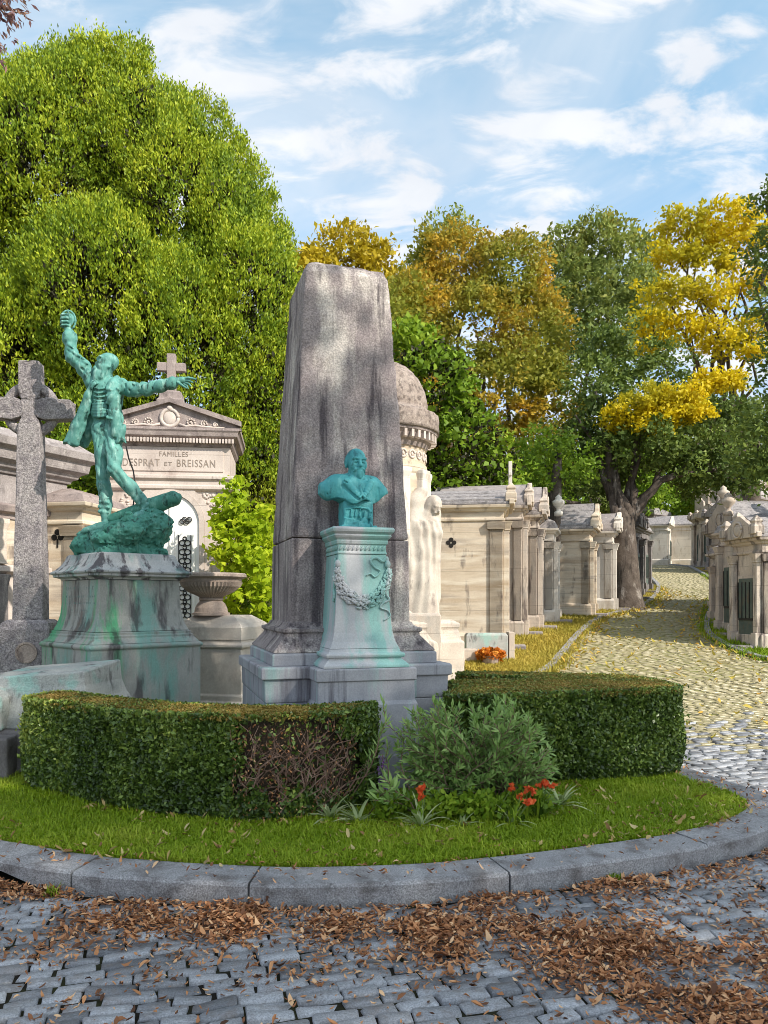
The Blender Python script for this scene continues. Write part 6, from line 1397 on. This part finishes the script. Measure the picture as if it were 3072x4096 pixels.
bk = catmull([(-.06, 5.92), (-.35, 5.80), (-.8, 5.68), (-1.35, 5.80), (-1.95, 6.08), (-2.6, 6.55), (-2.83, 6.6)], 8)
hl, hc = hedge('clipped_hedge', 'low clipped hedge at the left with a bare brown twiggy patch in its face', list(map(tuple, fr)) + list(map(tuple, bk)), LZ, .84, 'privet', 105000, 42000, bare=(-.60, 5.2, .40, .46, .30), sunlit_left=True, seed=1)
mb = MB(); r8 = random.Random(6)
fy = lambda x: float(np.interp(x, fr[:, 0], fr[:, 1]))
for k in range(95):
    x0 = r8.uniform(-1.02, -.26); yb_ = fy(x0) + r8.uniform(-.01, .085); z0 = r8.uniform(.04, .46)
    a = Vector((x0 - hc[0], yb_ - hc[1], z0)); b_ = a + Vector((r8.uniform(-.14, .24), r8.uniform(-.07, .02), r8.uniform(.08, .30)))
    if b_.z > .69: b_.z = .69
    pts = limb(mb, a, b_, r8.uniform(.003, .0085), .0018, n=4, wob=.55, k=4, rs=r8)
    for j in range(2):
        s2 = pts[r8.randint(1, 3)]; limb(mb, s2, s2 + Vector((r8.uniform(-.09, .09), r8.uniform(-.05, .01), r8.uniform(.03, .12))), .003, .0012, n=2, wob=.4, k=3, rs=r8)
mb.obj('bare_twig', M['twig'], hl)
n = 900; xx = RS.uniform(-1.02, -.2, n); C_ = np.stack([xx - hc[0], np.interp(xx, fr[:, 0], fr[:, 1]) - hc[1] + RS.uniform(-.02, .08, n), .66*RS.rand(n)**1.3], 1)
leafcards('withered_leaf', C_, RS.normal(0, 1, (n, 3)), RS.normal(0, 1, (n, 3)), .028, .012, M['deadleaf'], hl, RS.rand(n))
ro = catmull([(.47, 6.15), (.62, 6.00), (1.43, 6.25), (2.15, 6.42), (2.50, 6.56), (2.60, 6.72), (2.60, 7.0), (2.52, 7.55), (2.40, 7.72), (1.6, 7.95), (.85, 8.1), (.80, 7.75), (1.3, 7.55), (1.28, 7.3), (.62, 7.2), (.62, 6.75)], 6)
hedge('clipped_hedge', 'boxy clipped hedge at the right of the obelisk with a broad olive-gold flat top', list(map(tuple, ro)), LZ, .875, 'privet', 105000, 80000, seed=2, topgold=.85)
# ------------------------------------------------------------------ narrow-leaved shrub in front of the pedestal
def stems_plant(t, stems, nl, L, asp, mat, stem_mat='twig', spread=.5, seed=0, up=.35, tb=0.0, r=.006, name='foliage'):
    """stems: list of (foot, tip); leaves spring all round the upper part of each stem"""
    rs = np.random.RandomState(seed); mb = MB(); rr_ = random.Random(seed); C_, A, tt = [], [], []
    for a, b_ in stems:
        pts = limb(mb, a, b_, r, r*.4, n=5, wob=.25, sag=.05, k=5, rs=rr_); pts = [np.array(p) for p in pts]
        for k in range(nl):
            t_ = 1 - .72*(k/nl)**1.1; f = t_*(len(pts) - 1); i = min(int(f), len(pts) - 2); p = pts[i] + (pts[i+1] - pts[i])*(f - i)
            ax = pts[i+1] - pts[i]; ax /= np.linalg.norm(ax); o = rs.normal(0, 1, 3); o -= ax*(o @ ax); o /= np.linalg.norm(o)
            d = ax*(up + .8*(1 - k/nl)**3) + o*spread + np.array([0, 0, .05]); d /= np.linalg.norm(d); l = L*rs.uniform(.7, 1.2)
            C_.append(p + d*l*.5); A.append(d*l); tt.append(.25 + .45*rs.rand() + tb + .25*(t_ - .6))
    mb.obj('stem', M[stem_mat], t, smooth=True); A = np.array(A); l = np.linalg.norm(A, axis=1)
    return leafcards(name, np.array(C_), A, rs.normal(0, .35, A.shape) + (0, -.25, .8), l, l*asp, M[mat], t, np.array(tt))
rs9 = random.Random(21)
def shrub(label, foot, targets, nl, L, seed, mat='oleander', asp=.2, cat='shrub', name='flowering_shrub', r=.006, up=.35, spread=.55, tb=0):
    t = empty(name, foot); tag(t, label, cat); f = Vector(foot)
    st = [((rs9.uniform(-.26, .26), rs9.uniform(-.10, .10), 0), tuple(Vector(p) - f)) for p in targets]
    stems_plant(t, st, nl, L, asp, mat, seed=seed, r=r, up=up, spread=spread, tb=tb); return t
tg = []
for k in range(250):
    px = rs9.uniform(396, 556); Y = rs9.uniform(5.25, 5.85)
    top = np.interp(px, [392, 410, 430, 455, 470, 490, 515, 540, 556], [735, 712, 700, 708, 700, 695, 700, 728, 750]) 
    py = top + rs9.random()**1.25*(806 - top); tg.append(PX(px, py, Y))
shrub('loose grey-green shrub with narrow pointed leaves in front of the pedestal and right hedge', (.68, 5.62, LZ), tg, 44, .066, 3, asp=.30, tb=.10, spread=.75, up=.3)
shrub('slender leafy shoot standing at the right end of the left hedge', (0.0, 5.48, LZ), [PX(383, 704, 5.45), PX(386, 722, 5.4), PX(379, 735, 5.45), PX(388, 745, 5.42)], 34, .075, 4, tb=.15)
shrub('leafy green plant at the foot of the pedestal left of the red flower', (0.03, 5.25, LZ), [PX(384, 778, 5.2), PX(391, 788, 5.15), PX(376, 790, 5.2), PX(399, 797, 5.2), PX(387, 800, 5.1), PX(372, 800, 5.15)], 24, .09, 5, asp=.26, name='leafy_plant', cat='plant', tb=.1)
t = empty('purple_flower', (-.01, 5.38, LZ)); tag(t, 'sprig of small purple flowers between the left hedge and the pedestal', 'flower')
n = 90; C_ = np.stack([RS.normal(0, .018, n), RS.normal(0, .02, n), RS.uniform(.14, .42, n)], 1); leafcards('petal', C_, RS.normal(0, 1, (n, 3)), RS.normal(0, 1, (n, 3)), .02, .012, M['purple'], t, RS.rand(n))
mb = MB(); mb.tube([(0, 0, 0), (.01, .0, .2), (0, 0, .42)], .003, 5); mb.obj('stem', M['twig'], t)
# canna-like red flowers
def flower(label, foot, heads, seed, group='red flowers in the bed'):
    t = empty('red_flower', foot); tag(t, label, 'flower', group); f = Vector(foot); rs = np.random.RandomState(seed)
    mb = MB(); C_ = []
    for hpt in heads:
        p = Vector(hpt) - f; mb.tube([(0, 0, 0), tuple(p*.5 + Vector((.01, 0, .02))), tuple(p)], .003, 5); C_.append(np.array(p) + rs.normal(0, .011, (16, 3)))
    C_ = np.concatenate(C_); leafcards('petal', C_, rs.normal(0, 1, C_.shape) + (0, 0, .2), rs.normal(0, 1, C_.shape) + (0, -.6, .5), .034, .026, M['red'], t, rs.rand(len(C_)))
    mb.obj('stem', M['green'] if False else M['strap'], t)
    n = 26; lf = rs.uniform(0, 1, n); yaw = rs.rand(n)*6.28
    blades('leaf', np.stack([rs.normal(0, .03, n), rs.normal(0, .03, n), 0*yaw], 1), rs.uniform(.09, .2, n), .022, rs.uniform(.2, .7, n), M['green'], t, yaw=yaw)
flower('double red flower below the pedestal corner', (.26, 5.15, LZ), [PX(421, 796, 5.1), PX(423, 788, 5.12), PX(420, 790, 5.12)], 1)
flower('tallest cluster of red flowers right of the shrub', (1.05, 5.3, LZ), [PX(547, 784, 5.3), PX(543, 783, 5.3), PX(553, 786, 5.28), PX(540, 786, 5.3)], 2)
flower('red flowers just left of the tallest red cluster', (.92, 5.22, LZ), [PX(533, 790, 5.25), PX(528, 789, 5.25)], 3)
flower('two orange-red blooms low between the shrub and the taller red cluster', (.86, 5.12, LZ), [PX(520, 796, 5.15), PX(531, 801, 5.12), PX(528, 803, 5.1)], 4)
flower('single faded red bloom at the right foot of the shrub', (.72, 5.2, LZ), [PX(512, 788, 5.2)], 5)
# striped strap-leaved clumps
def clump(label, px, py, h, n, seed, mat='strap', group='strap-leaved clumps along the bed'):
    Y = F*(EYE - LZ)/(py - HY); p = PX(px, py, Y); t = empty('spider_plant', (p.x, Y, LZ)); tag(t, label, 'plant', group); rs = np.random.RandomState(seed)
    yaw = rs.rand(n)*2*np.pi; V, Fc = [], []
    for k in range(n):
        a = yaw[k]; d = np.array([math.cos(a), math.sin(a), 0]); s_ = np.array([-math.sin(a), math.cos(a), 0]); L = h*rs.uniform(.9, 1.6); el = rs.uniform(.5, 1.3); b0 = len(V)
        for j in range(6):
            u = j/5; q_ = d*L*(u*math.cos(el) + .25*u*u) + np.array([0, 0, L*(u*math.sin(el) - .75*u*u*math.cos(el)*1.0)]); w_ = .012*(1 - u**2.2) + .0008
            V += [q_ - s_*w_, q_ + s_*w_]
        Fc += [(b0+2*j, b0+2*j+1, b0+2*j+3, b0+2*j+2) for j in range(5)]
    V = np.array(V); V[:, 2] = np.maximum(V[:, 2], .004)
    np_mesh('leaf', V, Fc, M[mat], t, tint=np.repeat(rs.rand(n), 5), smooth=True)
clump('striped strap-leaved clump furthest left, below the right part of the left hedge', 330, 820, .19, 26, 1)
clump('striped strap-leaved clump second from left below the bare hedge patch', 358, 824, .18, 24, 2)
clump('pale striped strap-leaved clump below the pedestal corner', 421, 828, .20, 28, 3)
clump('small striped strap-leaved clump below the shrub', 462, 828, .12, 16, 4)
clump('straw-coloured strap-leaved clump below the orange-red blooms', 512, 826, .13, 18, 5)
clump('tall striped strap-leaved clump at the right end of the flower bed', 560, 808, .20, 26, 6)
# low bushy bedding plants
def bedding(label, px, py, r, h, seed, mat='green', tb=0.0):
    Y = F*(EYE - LZ)/(py - HY); p = PX(px, py, Y); t = empty('bedding_plant', (p.x, Y, LZ)); tag(t, label, 'plant', 'low bedding plants in front of the shrub')
    crown('foliage', [(0, 0, h*.5, r, r*.7, h*.62)], M[mat], t, L=.045, asp=.7, rc=.05, K=12, cov=2.2, up=.4, out=.6, inner=.7, lump=.6, back=1, seed=seed, tb=tb)
for i, (px, py, r, h, tb, lab) in enumerate(((405, 818, .11, .14, 0, 'low leafy plant between the leafy green plant and the pale striped clump'), (443, 822, .14, .17, .05, 'low yellow-green plant under the left side of the shrub'), (478, 822, .15, .18, 0, 'low green plant under the middle of the shrub'), (505, 818, .13, .16, .1, 'low bright plant left of the straw-coloured clump'), (535, 816, .14, .17, .05, 'low green plant below the red flowers'), (384, 822, .10, .12, -.05, 'low dark plant at the left end of the flower bed'), (455, 806, .13, .2, -.05, 'low green plant tucked beneath the shrub behind the others'))):
    bedding(lab, px, py, r, h, 60 + i, tb=tb)
# weed at the kerb
t = empty('weed', (-1.78, 4.17, 0)); tag(t, 'small tuft of green weed growing from the kerb joint at the left', 'weed')
n = 60; blades('leaf', np.stack([RS.normal(0, .025, n), RS.normal(-.03, .012, n), RS.uniform(.0, .03, n)], 1), RS.uniform(.03, .08, n), .006, RS.rand(n), M['grass'], t)
t = empty('weed', (1.31, 4.40, 0)); tag(t, 'small green weed sprouting at the kerb foot right of centre', 'weed')
n = 40; blades('leaf', np.stack([RS.normal(0, .025, n), RS.normal(-.03, .012, n), RS.uniform(.0, .03, n)], 1), RS.uniform(.02, .05, n), .008, RS.rand(n), M['grass'], t)
